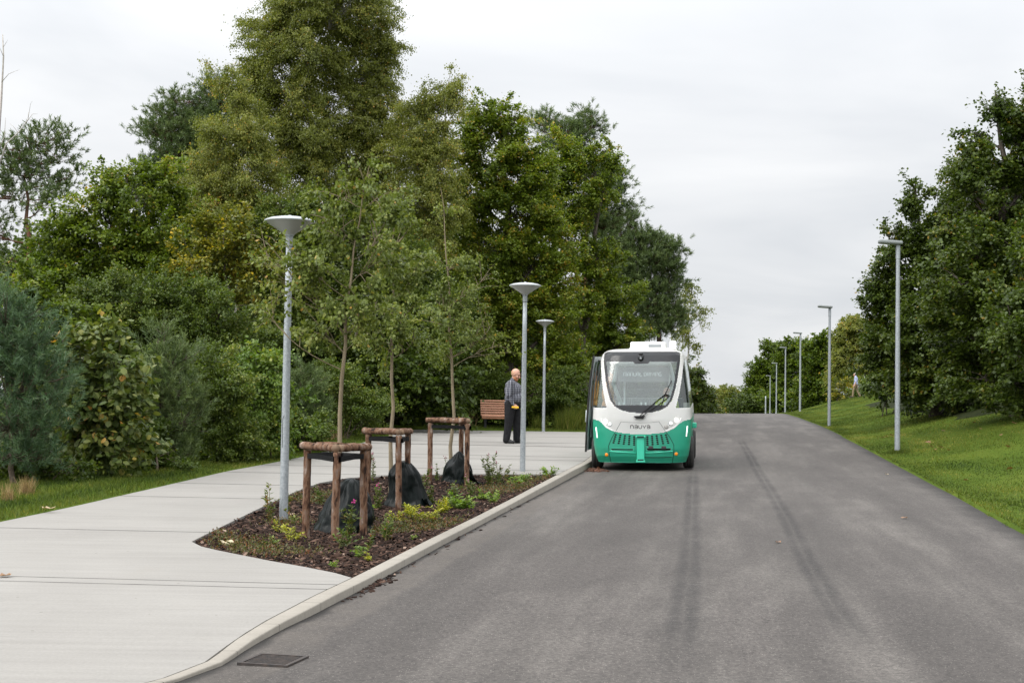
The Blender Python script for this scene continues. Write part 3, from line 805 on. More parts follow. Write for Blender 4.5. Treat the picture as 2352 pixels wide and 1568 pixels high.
def pine(name, base, lobes, seed, label, cat='tree', mat_leaf='pine', trunk_r=.16, top=None, ndl=.14, wdl=.026, per=26, dens=1.0, shoot=.28, up=.5, group=WOODS, bush=False):
    rng = np.random.default_rng(seed); base = np.array(base, dtype=float)
    root = thing(name, label, cat, base, group=group)
    wood_m = Mesh(); crown = Mesh()
    lob = [(c - base, r) for c, r in lobes]
    tops = sorted(lob, key=lambda q: -q[0][2])
    tp = np.array(top) - base if top is not None else tops[0][0] + np.array([0, 0, tops[0][1][2] * .7])
    H = tp[2]; t = np.linspace(0, 1, 14)
    pts = bez(np.zeros(3), np.array([tp[0] * .4, tp[1] * .4, H * .5]), tp, t) + np.random.default_rng(seed + 9).normal(0, .010 * H, (14, 3)) * np.array([1, 1, 0]) * (t[:, None] > 0)
    pts[0, 2] -= .12
    rad = trunk_r * (1 - .9 * t)
    V, Q = tube_arr(pts[None], rad[None], 9); wood_m.add(V, Q)
    for c, r in lob:
        hd = math.hypot(c[0] - np.interp(c[2], pts[:, 2], pts[:, 0]), c[1] - np.interp(c[2], pts[:, 2], pts[:, 1]))
        za = max(.08 * H, min(H * .95, c[2] - .35 * hd - .1 * r[2]))
        a0 = np.array([np.interp(za, pts[:, 2], pts[:, i]) for i in range(3)])
        mid = a0 * .5 + c * .5 + np.array([0, 0, -.15 * hd]) + rng.normal(0, .06, 3) * (hd + .2)
        tq = np.linspace(0, 1, 8); lp = bez(a0, mid, c, tq)
        V, Q = tube_arr(lp[None], np.maximum(float(np.interp(za, pts[:, 2], rad)) * .5 * (1 - tq * .8), .008)[None], 6); wood_m.add(V, Q)
        area = math.pi * r[0] * r[2]
        ns = max(10, int(area * dens * (5.0 if not bush else 5.0) / (shoot * ndl * 1.1)))
        dirs = nrm(rng.normal(0, 1, (ns, 3)) + np.array([0, -.2, .25])); rr = rng.uniform(.35, 1.05, ns) ** .6
        # group shoots into pads
        npad = max(2, ns // 9); pads = c + nrm(rng.normal(0, 1, (npad, 3))) * r * (rng.uniform(.3, .95, (npad, 1)))
        pi_ = rng.integers(0, npad, ns)
        pos = np.where(rng.random((ns, 1)) < .7, pads[pi_] + rng.normal(0, 1, (ns, 3)) * np.array([.22, .22, .10]) * (1.5 if not bush else .8), c + dirs * r * rr[:, None])
        d = nrm((pos - c) / r * .6 + rng.normal(0, .35, (ns, 3)) + np.array([0, 0, up]))
        sh = shoot * rng.uniform(.6, 1.2, ns)
        org = bez(a0, mid, c, rng.uniform(.4, 1, ns))
        k = max(4, ns // 3); s = rng.choice(ns, k, replace=False)
        t4 = np.broadcast_to(np.linspace(0, 1, 4), (k, 4))
        V, Q = tube_arr(bez(org[s][:, None], (org[s] * .4 + pos[s] * .6 - d[s] * .15)[:, None], (pos[s] + d[s] * sh[s][:, None] * .7)[:, None], t4), np.broadcast_to(np.array([.014, .010, .007, .004]), (k, 4)), 3); wood_m.add(V, Q)
        n = ns * per; i = np.repeat(np.arange(ns), per); u = rng.random(n)
        P = pos[i] + d[i] * (sh[i] * u)[:, None]
        rad_ = nrm(np.cross(d[i], rng.normal(0, 1, (n, 3))))
        D = d[i] * (.55 + .5 * u[:, None]) + rad_ * .75
        st = rng.normal(0, .15, ns)
        tint = np.clip(.40 + st[i] + rng.normal(0, .14, n) + .25 * u * (rng.random(n) < .6), 0, 1)
        V, Q, T = needles(rng, P, D, ndl, wdl, tint, .35); crown.add(V, Q, T)
    wood_m.make('trunk' if cat == 'tree' else 'stem', M_PINEB if not bush else M_TWIG, root, True)
    crown.make('crown' if cat == 'tree' else 'foliage', M_L[mat_leaf], root)
    return root
def gb(px, d):                             # base on the ground under a column of the view, at depth d
    x = at(px, 900, d).x
    return Vector((x, d, z_ground(x, d)))

# -- left edge
pine('pine_tree', gb(42, 50), lobes_px([(95, 325, 50, 30), (140, 308, 40, 16), (50, 360, 60, 30), (130, 360, 40, 22), (60, 405, 75, 28), (140, 430, 60, 18), (20, 450, 60, 30), (100, 460, 60, 18, -1), (30, 340, 30, 25), (165, 395, 22, 12), (-30, 520, 60, 50), (25, 590, 40, 14), (0, 640, 50, 40, 1)], 50), 11,
     'tall pine with bare reddish trunk at the left edge of the wood', dens=.55, trunk_r=.17, top=at(75, 310, 50))
o = thing('bare_tree', 'leafless dead tree with thin pale branches at the far left', 'tree', gb(-25, 46), group=WOODS)
bm = bmesh.new(); b0 = o.location
def rel(px, py, d): return at(px, py, d) - b0
for pts, r0 in (([(-25, 905), (-22, 640), (-14, 430), (-4, 330), (3, 230), (8, 130), (6, 80)], .07), ([(-14, 420), (14, 330), (42, 305), (64, 275), (66, 258)], .03), ([(60, 282), (75, 262), (86, 262)], .012),
                ([(-4, 345), (10, 315), (13, 270)], .02), ([(3, 190), (20, 170), (45, 160)], .014), ([(8, 130), (-5, 100)], .01), ([(7, 110), (18, 92)], .008), ([(42, 305), (30, 290), (22, 284)], .01), ([(64, 275), (70, 240), (74, 232)], .008), ([(-22, 640), (-50, 560), (-60, 500)], .04)):
    P = [rel(x, y, 46 + .3 * math.sin(x * .3)) for x, y in pts]
    tube(bm, P, [r0 * (1 - .75 * i / (len(P) - 1)) for i in range(len(P))], 6)
obj('trunk', bm, mat('dead_wood', (.30, .27, .24), .9, (.45, .42, .38), 12), o, True)
broadleaf('maple_tree', gb(260, 42), lobes_px([(300, 450, 90, 55), (215, 470, 75, 50), (150, 540, 80, 55), (260, 570, 120, 80), (390, 530, 100, 90), (100, 620, 70, 60), (370, 430, 60, 45), (290, 395, 12, 28), (363, 400, 14, 32), (246, 430, 10, 22), (180, 640, 100, 70), (330, 660, 120, 80), (60, 680, 40, 60)], 42), 'maple', 21,
          'broad maple with dark green crown standing left of the birches', trunk_r=.18, lai=.95)
pine('pine_tree', gb(430, 60), lobes_px([(400, 265, 45, 25), (345, 300, 32, 14), (420, 230, 30, 18), (392, 225, 10, 18), (400, 310, 75, 28), (450, 290, 60, 35), (430, 350, 85, 35), (490, 200, 26, 28), (500, 240, 45, 35), (480, 300, 60, 50), (380, 390, 60, 30), (455, 400, 80, 40), (330, 450, 60, 40)], 60), 12,
     'pine with rounded blue green crown rising behind the maple, left of the birches', trunk_r=.2, dens=1.25, wdl=.022, ndl=.15)
# -- birches
broadleaf('birch_tree', gb(700, 50), lobes_px([(700, 30, 100, 60), (790, 20, 110, 70), (640, 90, 80, 60), (600, 150, 55, 55), (700, 130, 110, 70), (720, -40, 110, 50), (590, 210, 45, 50), (660, 220, 100, 70), (700, 320, 110, 70), (640, 330, 80, 70), (740, 420, 100, 80)], 50), 'birch', 31,
          'tallest birch with olive crown reaching the top of the picture', trunk_r=.16, top=at(720, -20, 50))
broadleaf('birch_tree', gb(800, 51), lobes_px([(860, 80, 70, 60), (890, 130, 45, 60), (820, 160, 80, 60), (880, 210, 45, 60), (800, 230, 80, 60), (850, 290, 80, 60), (900, 340, 60, 60), (800, 360, 90, 80), (850, 440, 90, 80), (860, 30, 50, 40), (780, 90, 50, 50)], 51), 'birch', 32,
          'birch with a thin airy crown right beside the tallest birch', trunk_r=.13, top=at(840, 40, 51), lai=.8)
broadleaf('birch_tree', gb(540, 47), lobes_px([(520, 190, 22, 30), (545, 250, 40, 50), (520, 320, 60, 60), (570, 330, 70, 70), (470, 420, 80, 80), (560, 420, 90, 80), (500, 510, 100, 80), (600, 520, 80, 90), (560, 610, 100, 80), (480, 150, 10, 10)], 47), 'birch', 33,
          'birch with low brownish olive skirts left of the tallest birch', trunk_r=.11, top=at(540, 200, 47), tintshift=.08)
broadleaf('birch_tree', gb(985, 49), lobes_px([(1025, 205, 45, 38), (1000, 240, 40, 40), (945, 270, 40, 50), (980, 320, 60, 60), (940, 360, 70, 60), (1000, 390, 60, 80), (960, 470, 70, 80), (1020, 490, 50, 80), (980, 570, 70, 80), (1050, 230, 20, 30)], 49), 'birch', 34,
          'smaller birch with a rounded top between the tallest birch and the maple', trunk_r=.10, top=at(1020, 190, 49), lai=.85, tintshift=.06)
# -- the maples
broadleaf('maple_tree', gb(1180, 53), lobes_px([(1110, 290, 60, 40), (1170, 300, 45, 40), (1065, 350, 50, 60), (1140, 370, 100, 70), (1200, 400, 70, 60), (1090, 450, 80, 70), (1190, 480, 100, 70), (1250, 520, 60, 60), (1130, 570, 110, 80), (1230, 610, 90, 70), (1280, 640, 50, 60), (1100, 690, 90, 80), (1200, 720, 110, 80), (1290, 730, 50, 60), (1150, 830, 100, 70), (1250, 840, 90, 70), (1330, 830, 40, 60),
          (1082, 245, 10, 22), (1112, 250, 12, 24), (1155, 262, 18, 22), (1195, 262, 10, 20), (1145, 245, 8, 14)], 53), 'maple', 41,
          'large maple with a dense mid green crown behind the bench', trunk_r=.24, lai=1.15, tintshift=.14)
broadleaf('maple_tree', gb(1330, 58), lobes_px([(1290, 400, 50, 45), (1340, 370, 50, 40), (1385, 345, 22, 22), (1405, 325, 12, 14), (1330, 450, 70, 50), (1400, 390, 24, 18), (1425, 380, 12, 8), (1300, 540, 60, 60), (1340, 600, 50, 60), (1370, 660, 50, 50), (1320, 720, 60, 70), (1280, 340, 40, 40), (1380, 440, 40, 40), (1260, 460, 60, 60), (1400, 600, 30, 30)], 58), 'maple', 42,
          'maple with ragged right edge standing before the dark pines', trunk_r=.18, tintshift=.10)
pine('pine_tree', gb(1350, 66), lobes_px([(1240, 282, 26, 14), (1255, 272, 12, 18), (1290, 300, 50, 18), (1340, 300, 40, 18), (1352, 268, 14, 18), (1365, 285, 26, 12), (1300, 335, 60, 25), (1370, 400, 50, 40), (1415, 420, 20, 26), (1400, 460, 40, 30), (1430, 480, 18, 14), (1390, 520, 40, 24), (1350, 500, 60, 40), (1375, 600, 50, 20)], 66), 13,
     'windswept pine behind the maples, its top leaning right', trunk_r=.2, dens=1.25, top=at(1355, 265, 66), wdl=.022, ndl=.17)
pine('pine_tree', gb(1524, 74), lobes_px([(1440, 560, 50, 22), (1470, 535, 30, 14), (1500, 560, 40, 22), (1540, 580, 28, 18), (1550, 560, 14, 10), (1480, 600, 70, 25), (1530, 620, 40, 22), (1440, 640, 40, 30), (1500, 660, 60, 28), (1550, 655, 18, 14), (1475, 700, 70, 35), (1540, 700, 28, 24), (1500, 750, 60, 24), (1410, 590, 40, 24), (1560, 730, 14, 24), (1400, 540, 40, 30), (1440, 510, 30, 18), (1420, 640, 50, 40)], 74), 14,
     'pine with forked reddish trunk directly above the shuttle roof', trunk_r=.2, dens=1.3, top=at(1500, 540, 74), wdl=.025, ndl=.19)
broadleaf('maple_tree', gb(1400, 66), lobes_px([(1380, 700, 60, 50), (1430, 690, 60, 40), (1390, 760, 70, 60), (1440, 770, 50, 50), (1340, 780, 60, 70), (1380, 850, 60, 70), (1320, 880, 50, 60)], 66), 'maple', 43,
          'low spreading maple below the pines and behind the shuttle', trunk_r=.16, tintshift=.05)
broadleaf('slender_tree', gb(1575, 84), lobes_px([(1575, 690, 14, 30), (1590, 670, 16, 20), (1600, 720, 18, 10), (1615, 735, 10, 6), (1622, 710, 8, 6), (1575, 770, 22, 24), (1590, 795, 14, 12), (1560, 740, 20, 40)], 84), 'birch', 44,
          'thin sparse tree leaning out to the right of the forked pine', trunk_r=.08, lai=.55, scale_leaf=1.5)
broadleaf('oak_tree', gb(1585, 100), lobes_px([(1590, 860, 34, 24), (1600, 890, 36, 24), (1575, 900, 40, 40), (1610, 920, 28, 30), (1560, 860, 30, 30)], 100), 'dark', 45,
          'dark tree just right of the shuttle, beyond the crest', trunk_r=.14, scale_leaf=1.3, tintshift=.1)
# -- middle storey behind the young trees
broadleaf('lime_tree', gb(520, 40), lobes_px([(520, 515, 70, 24), (470, 545, 50, 30), (560, 545, 50, 35), (520, 590, 80, 45), (455, 620, 60, 50), (580, 640, 70, 60)], 40), 'maple', 51,
          'small tree turning yellow at its top, left of the near lamp', trunk_r=.1, mat_leaf='yellow', tintshift=.0)
broadleaf('hornbeam_tree', gb(690, 46), lobes_px([(680, 490, 80, 70), (610, 600, 70, 70), (720, 590, 90, 80), (640, 680, 80, 80), (740, 700, 90, 80), (690, 780, 100, 70), (600, 760, 70, 70)], 46), 'shrub', 52,
          'leafy hornbeam behind the near lamp post', trunk_r=.12, scale_leaf=1.25)
broadleaf('hornbeam_tree', gb(860, 47), lobes_px([(850, 540, 100, 80), (930, 620, 80, 80), (830, 660, 100, 80), (920, 730, 100, 80), (820, 780, 100, 70), (1010, 700, 70, 80), (990, 800, 80, 70), (900, 840, 90, 60)], 47), 'shrub', 53,
          'leafy hornbeam behind the three young trees', trunk_r=.13, scale_leaf=1.25, tintshift=-.05)
broadleaf('thorn_tree', gb(1060, 51), lobes_px([(1060, 760, 70, 80), (1040, 850, 80, 70), (1110, 900, 70, 60), (1180, 920, 60, 40), (1260, 910, 60, 50), (1000, 910, 80, 50), (1310, 890, 40, 50)], 51), 'shrub', 54,
          'spreading thorn tree with dark leaves behind the bench', trunk_r=.1, scale_leaf=1.2, tintshift=-.08, lai=1.2)
broadleaf('elm_tree', gb(330, 37), lobes_px([(330, 690, 100, 60), (240, 680, 80, 60), (430, 700, 80, 60), (520, 700, 80, 60), (370, 770, 110, 70), (480, 790, 90, 70), (260, 760, 80, 60), (580, 800, 70, 70)], 37), 'shrub', 55,
          'dark small leaved elm behind the hazel bush', trunk_r=.11, tintshift=-.05, scale_leaf=1.1)
broadleaf('elm_tree', gb(90, 36), lobes_px([(80, 690, 60, 60), (140, 720, 80, 60), (60, 760, 60, 50), (170, 790, 80, 60), (20, 690, 30, 30), (90, 830, 80, 60)], 36), 'maple', 56,
          'dark green small maple behind the blue green pine bush', trunk_r=.1, tintshift=-.08)
# -- backs of the wood: trees seen through the gaps
for i, (px, d, py, h, lb) in enumerate([(160, 58, 640, 110, 'dim maple deep in the wood behind the broad left maple'), (400, 64, 620, 120, 'dim maple deep in the wood behind the yellowing tree'), (640, 62, 600, 130, 'dim maple deep in the wood behind the near lamp'), (880, 63, 560, 140, 'dim maple deep in the wood behind the young trees'), (1090, 66, 640, 130, 'dim maple deep in the wood behind the thorn tree'), (1260, 72, 760, 110, 'dim maple deep in the wood behind the large maple'), (1480, 92, 850, 60, 'dim maple deep in the wood behind the shuttle')]):
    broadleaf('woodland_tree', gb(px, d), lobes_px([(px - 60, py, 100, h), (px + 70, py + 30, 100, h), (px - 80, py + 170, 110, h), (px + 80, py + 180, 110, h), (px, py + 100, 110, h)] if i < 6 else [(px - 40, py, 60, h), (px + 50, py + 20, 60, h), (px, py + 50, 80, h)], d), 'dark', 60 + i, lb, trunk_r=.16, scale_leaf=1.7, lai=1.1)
# -- bushes along the grass strip
pine('pine_bush', gb(40, 24), lobes_px([(20, 740, 50, 70), (60, 800, 60, 60), (10, 830, 70, 70), (90, 860, 60, 50), (40, 900, 90, 60), (110, 920, 45, 50), (20, 980, 90, 60), (90, 990, 50, 45), (-30, 760, 60, 80), (-10, 690, 24, 40), (50, 740, 12, 30), (20, 1040, 80, 40), (90, 1040, 46, 34)], 24), 71,
     'blue green young pine bush at the left edge of the picture', 'bush', 'bluepine', trunk_r=.05, ndl=.105, wdl=.009, per=44, dens=.85, shoot=.30, up=.8, bush=True)
broadleaf('hazel_bush', gb(225, 26), lobes_px([(240, 775, 80, 40), (180, 830, 70, 50), (280, 830, 70, 50), (220, 880, 90, 60), (150, 930, 60, 60), (300, 900, 60, 60), (240, 960, 90, 60), (170, 1020, 70, 50), (270, 1030, 70, 50), (130, 1060, 50, 30), (320, 1000, 40, 50)], 26), 'hazel', 72,
          'hazel bush with big rounded browning leaves beside the path', 'bush', trunk_r=.035, fine=True, stems=5, lai=.95)
pine('pine_bush', gb(385, 28.5), lobes_px([(375, 770, 10, 40), (350, 800, 12, 36), (430, 820, 12, 40), (380, 850, 50, 50), (410, 900, 50, 50), (360, 920, 50, 60), (420, 970, 45, 50), (380, 1020, 60, 50), (330, 860, 20, 50), (400, 1050, 50, 24)], 28.5), 73,
     'green young pine bush right of the hazel bush', 'bush', 'pine', trunk_r=.05, ndl=.105, wdl=.010, per=44, dens=.9, shoot=.32, up=.9, bush=True)
broadleaf('willow_bush', gb(500, 30), lobes_px([(480, 850, 50, 50), (520, 890, 60, 60), (470, 930, 50, 60), (530, 970, 60, 60), (480, 1010, 50, 50), (560, 1030, 40, 40)], 30), 'shrub', 74,
          'dark willow bush between the green pine bush and the near lamp', 'bush', trunk_r=.035, stems=4, tintshift=-.06)
broadleaf('hazel_bush', gb(600, 31.5), lobes_px([(590, 830, 50, 40), (640, 860, 45, 50), (570, 890, 60, 50), (630, 930, 60, 50), (590, 980, 60, 50), (650, 1000, 40, 40)], 31.5), 'light', 75,
          'bright leaved bush directly behind the near lamp post', 'bush', trunk_r=.035, stems=4, fine=True, tintshift=-.02)
pine('pine_bush', gb(690, 35), lobes_px([(690, 860, 14, 36), (720, 880, 12, 34), (680, 910, 46, 46), (715, 940, 40, 45), (690, 985, 50, 40), (660, 960, 30, 40)], 35), 76,
     'small green pine bush between the near lamp and the first young tree', 'bush', 'pine', trunk_r=.05, ndl=.10, wdl=.011, per=40, dens=1.0, shoot=.24, up=.9, bush=True)
broadleaf('bramble_bush', gb(790, 40), lobes_px([(780, 900, 60, 50), (830, 930, 60, 40), (760, 960, 50, 30), (870, 950, 50, 30)], 40), 'shrub', 77,
          'bramble bush behind the first two young trees', 'bush', trunk_r=.03, stems=4, tintshift=.02)
broadleaf('dogwood_bush', gb(960, 50.5), lobes_px([(930, 930, 70, 40), (1000, 935, 60, 36), (1060, 945, 40, 26)], 50.5), 'shrub', 78,
          'dark dogwood bush behind the third young tree', 'bush', trunk_r=.03, stems=4, tintshift=-.04)
broadleaf('willow_bush', gb(1310, 53.5), lobes_px([(1300, 930, 40, 30), (1340, 920, 40, 36), (1280, 955, 40, 18), (1330, 960, 40, 20)], 53.5), 'light', 79,
          'pale green willow bush left of the open shuttle door', 'bush', trunk_r=.03, stems=4, tintshift=.05, lai=.9)
# -- right side
RIGHT = 'trees on the bank right of the road'
broadleaf('maple_tree', gb(2340, 41), lobes_px([(2290, 255, 36, 40), (2250, 300, 30, 30), (2330, 330, 60, 60), (2215, 345, 36, 14), (2260, 390, 70, 50), (2200, 410, 30, 14), (2340, 450, 80, 80), (2240, 470, 60, 50), (2210, 540, 60, 40), (2290, 560, 90, 70), (2400, 300, 70, 120), (2410, 560, 90, 150), (2230, 640, 90, 70), (2340, 680, 90, 80), (2180, 720, 80, 60), (2270, 780, 100, 60), (2350, 840, 70, 60), (2190, 820, 70, 40), (2420, 780, 70, 100), (2290, 215, 7, 12), (2262, 245, 8, 12), (2330, 880, 80, 60, -2), (2250, 870, 80, 56, -1), (2290, 720, 80, 80, -2), (2220, 560, 70, 60, -1), (2390, 890, 70, 60, -1), (2380, 620, 90, 90, -5), (2320, 720, 90, 70, -5), (2390, 780, 70, 60, -6), (2200, 640, 80, 70, -2), (2340, 560, 90, 80, -2)], 41), 'dark', 81,
          'tall dark maple cut off by the right edge of the picture', group=RIGHT, trunk_r=.24, lai=1.15, tintshift=.04)
broadleaf('maple_tree', gb(2150, 50), lobes_px([(2110, 470, 28, 40), (2100, 430, 14, 18), (2090, 520, 36, 30), (2040, 545, 26, 14), (2130, 560, 60, 50), (2070, 590, 50, 30), (2030, 610, 30, 24), (2100, 650, 80, 50), (2030, 680, 44, 40), (2000, 650, 14, 10), (2160, 700, 80, 60), (2050, 750, 60, 50), (2010, 740, 30, 40), (2110, 800, 80, 60), (2040, 830, 56, 46), (2190, 800, 80, 70), (2110, 870, 80, 40), (2190, 600, 60, 60), (2200, 520, 40, 50), (2000, 800, 30, 40), (2090, 880, 60, 40, -2), (2150, 880, 80, 50, -2), (2220, 880, 70, 50, -2), (2040, 870, 44, 36, -1), (2060, 680, 60, 60), (2120, 600, 60, 50), (2170, 500, 50, 44), (2195, 450, 40, 36, -1), (2150, 540, 50, 40, -1), (2230, 430, 50, 50, -3), (2060, 760, 70, 60, -2), (2140, 780, 90, 80, -2), (2010, 720, 34, 40), (2180, 660, 80, 70, -1)], 50), 'dark', 82,
          'wide dark maple directly behind the nearest right hand lamp', group=RIGHT, trunk_r=.2, lai=1.15, tintshift=.04)
broadleaf('thicket_bush', gb(2160, 56), lobes_px([(2110, 905, 50, 36, -4), (2170, 915, 70, 40, -6), (2250, 925, 70, 40, -8), (2330, 935, 60, 44, -9), (2400, 940, 60, 50, -9), (2200, 850, 90, 50), (2330, 860, 90, 50)], 56), 'dark', 83,
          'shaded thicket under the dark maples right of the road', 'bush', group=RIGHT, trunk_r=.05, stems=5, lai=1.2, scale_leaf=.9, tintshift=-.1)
broadleaf('woodland_tree', gb(2360, 66), lobes_px([(2300, 500, 130, 120), (2380, 650, 120, 140), (2240, 680, 110, 110), (2320, 820, 130, 90), (2180, 820, 90, 80)], 66), 'dark', 84,
          'dim maple behind the tall maple at the right edge', group=RIGHT, trunk_r=.2, scale_leaf=1.6)
for i, (px, d, lb, lobs, sp_, ts) in enumerate([
    (1960, 118, 'tree with pale feathery top right of the second right hand lamp', [(1955, 745, 36, 22), (1930, 765, 30, 20), (1985, 770, 40, 36), (1940, 800, 36, 36), (1970, 840, 60, 40), (1930, 850, 40, 40)], 'birch', .08),
    (1890, 150, 'rounded tree between the second and third right hand lamps', [(1890, 790, 44, 24), (1860, 810, 34, 24), (1920, 810, 40, 30), (1900, 920, 60, 26), (1840, 920, 40, 26), (1870, 830, 40, 34), (1900, 870, 56, 44), (1860, 890, 40, 36)], 'maple', -.20),
    (1825, 185, 'rounded tree behind the third and fourth right hand lamps', [(1820, 797, 38, 22), (1850, 806, 34, 26), (1790, 915, 50, 30), (1800, 830, 30, 30), (1830, 860, 50, 40), (1820, 905, 56, 36)], 'maple', -.20),
    (1770, 200, 'tree with a peaked left side behind the farthest right hand lamps', [(1762, 798, 20, 16), (1785, 815, 36, 28), (1735, 925, 40, 26), (1765, 925, 40, 26), (1745, 850, 30, 30), (1775, 870, 46, 40), (1745, 900, 44, 34), (1725, 870, 16, 16)], 'maple', -.20),
    (1655, 215, 'low brownish tree beyond the crest in the gap of the road', [(1670, 900, 30, 16), (1645, 912, 30, 18), (1690, 915, 34, 20), (1660, 935, 50, 20)], 'birch', .02),
    (1725, 220, 'low dark tree beyond the crest beside the farthest lamp', [(1720, 915, 26, 22), (1740, 930, 34, 26), (1705, 938, 34, 16)], 'dark', .08),
    (1620, 130, 'low dark tree beyond the crest right beside the shuttle', [(1615, 910, 24, 22), (1630, 930, 30, 22), (1600, 935, 30, 22)], 'dark', .08)]):
    broadleaf('roadside_tree', gb(px, d), lobes_px(lobs, d), sp_, 90 + i, lb, group='trees far along the road', trunk_r=.16, scale_leaf=(1.8 if sp_ != 'birch' else 2.2) * (1 if d < 150 else 1.4), tintshift=ts, lai=1.6)
broadleaf('golden_bush', gb(1930, 108), lobes_px([(1922, 890, 14, 18), (1940, 880, 16, 14), (1930, 908, 20, 14)], 108), 'light', 101, 'yellow green bush left of the walking man', 'bush', group=RIGHT, trunk_r=.04, stems=4, scale_leaf=2.0, mat_leaf='yellow', tintshift=-.05)
broadleaf('clipped_hedge', gb(2000, 109.5), lobes_px([(1962, 900, 18, 18), (1985, 893, 22, 22), (2010, 888, 22, 22), (2035, 882, 22, 20), (2000, 903, 34, 16), (2050, 895, 24, 16)], 109.5), 'light', 102, 'light green hedge on top of the bank behind the walking man', 'hedge', group=RIGHT, trunk_r=.04, stems=4, scale_leaf=1.3, tintshift=.05, lai=1.8)
# -- the three staked young trees in the bed
def bedpt(px, py): return gpt(px, py, z_bed_in)
YOUNG = 'young trees staked in the planting bed'
TB = [bedpt(775, 1212), bedpt(897, 1150), bedpt(1038, 1098)]
YD = [p.y for p in TB]
broadleaf('young_tree', TB[0], lobes_px([(850, 395, 50, 30), (790, 430, 60, 40), (870, 450, 60, 40), (745, 490, 50, 28), (790, 520, 80, 45), (880, 540, 60, 45), (672, 575, 48, 22), (740, 600, 80, 45), (850, 610, 80, 50), (640, 640, 50, 24), (700, 680, 70, 36), (800, 690, 80, 45), (610, 590, 22, 10), (610, 700, 30, 30), (870, 700, 60, 50), (740, 760, 60, 40), (830, 770, 60, 40)], YD[0]), 'alder', 111,
          'tallest young tree, in the nearest log frame, its twigs reaching over the near lamp', group=YOUNG, trunk_r=.036, top=at(845, 380, YD[0]), fine=True)
broadleaf('young_tree', TB[1], lobes_px([(900, 470, 50, 40), (930, 540, 50, 40), (880, 600, 70, 50), (950, 640, 60, 45), (860, 690, 60, 40), (930, 720, 70, 45), (890, 780, 60, 36), (960, 770, 50, 30), (840, 760, 40, 30)], YD[1]), 'alder', 112,
          'young tree in the middle log frame, between the other two', group=YOUNG, trunk_r=.036, top=at(905, 470, YD[1]), fine=True)
broadleaf('young_tree', TB[2], lobes_px([(1010, 480, 16, 26), (1030, 620, 40, 40), (1000, 690, 50, 40), (1060, 690, 50, 40), (1020, 740, 60, 36), (1090, 650, 50, 18), (1120, 630, 24, 8), (1090, 770, 60, 30), (1150, 790, 26, 16), (980, 780, 50, 30), (1040, 800, 60, 30), (1130, 745, 30, 16)], YD[2]), 'alder', 113,
          'young tree in the farthest log frame with a bare leading shoot', group=YOUNG, trunk_r=.036, top=at(1012, 430, YD[2]), fine=True, lai=.85)
# -- dense low growth that closes the foot of the wood
for i, (px, d, lobs, sp_, lb) in enumerate([
    (110, 25, [(50, 1070, 60, 34), (130, 1070, 60, 30), (10, 1060, 50, 40), (180, 1075, 40, 22), (30, 1000, 60, 50, 2), (100, 980, 70, 50, 2)], 'shrub', 'dark bramble between the blue green pine bush and the hazel bush'),
    (330, 27.5, [(320, 1045, 60, 36), (280, 1065, 40, 22), (400, 1050, 50, 26), (350, 980, 60, 50, 1)], 'shrub', 'dark bramble between the hazel bush and the green pine bush'),
    (460, 31, [(440, 1030, 50, 40), (490, 1040, 50, 34), (530, 1020, 60, 40), (450, 970, 60, 50)], 'shrub', 'low bramble at the foot of the willow bush left of the near lamp'),
    (640, 34, [(600, 1010, 60, 34), (680, 1010, 60, 34), (730, 990, 50, 34), (640, 960, 80, 50)], 'shrub', 'low bramble right of the near lamp beside the path'),
    (740, 42, [(720, 960, 60, 40), (780, 970, 60, 30), (740, 900, 80, 60), (830, 965, 60, 28)], 'shrub', 'dim bramble behind the nearest log frame'),
    (890, 49, [(880, 940, 70, 40), (840, 900, 80, 60), (930, 900, 80, 60), (950, 950, 60, 30)], 'shrub', 'dim bramble behind the middle log frame'),
    (1090, 54, [(1040, 930, 60, 44), (1100, 930, 70, 44), (1160, 940, 60, 36), (1220, 930, 60, 40), (1280, 930, 50, 40), (1150, 880, 120, 50), (1240, 880, 80, 50), (1060, 860, 80, 60)], 'dark', 'dark thicket behind the bench and the standing man'),
    (1400, 66, [(1350, 930, 60, 44), (1420, 930, 60, 44), (1400, 880, 90, 60), (1500, 900, 60, 60)], 'dark', 'dark thicket behind the shuttle'),
    (250, 34, [(150, 900, 120, 90), (330, 900, 120, 90), (230, 980, 120, 70), (450, 900, 110, 80), (560, 940, 90, 70), (400, 980, 100, 60)], 'shrub', 'dim thicket deep behind the hazel bush'),
    (760, 46, [(600, 840, 90, 70), (660, 880, 100, 70), (780, 870, 110, 80), (880, 860, 110, 80), (980, 870, 100, 70), (1040, 900, 80, 60)], 'dark', 'dim thicket deep behind the young trees'),
    (2050, 60, [(2030, 880, 40, 34), (2080, 890, 50, 40), (2140, 900, 60, 40), (2090, 840, 60, 50)], 'dark', 'shaded bush at the top of the bank behind the nearest right hand lamp'),
    (2260, 58, [(2200, 900, 60, 46), (2280, 905, 70, 46), (2350, 915, 70, 50), (2250, 850, 100, 60), (2370, 860, 90, 60)], 'dark', 'shaded bush at the foot of the tall maple right of the road'),
    (1840, 195, [(1700, 925, 40, 22), (1760, 925, 46, 24), (1820, 920, 46, 26), (1880, 915, 46, 26)], 'dark', 'long dark bush below the trees far along the road')]):
    broadleaf('thicket_bush', gb(px, d), lobes_px(lobs, d), sp_, 130 + i, lb, 'bush', group=WOODS if px < 1900 else RIGHT, trunk_r=.04, stems=4, scale_leaf=(1.2 if d < 40 else 1.3) if d < 100 else 2.8, lai=1.0, tintshift=-.08)
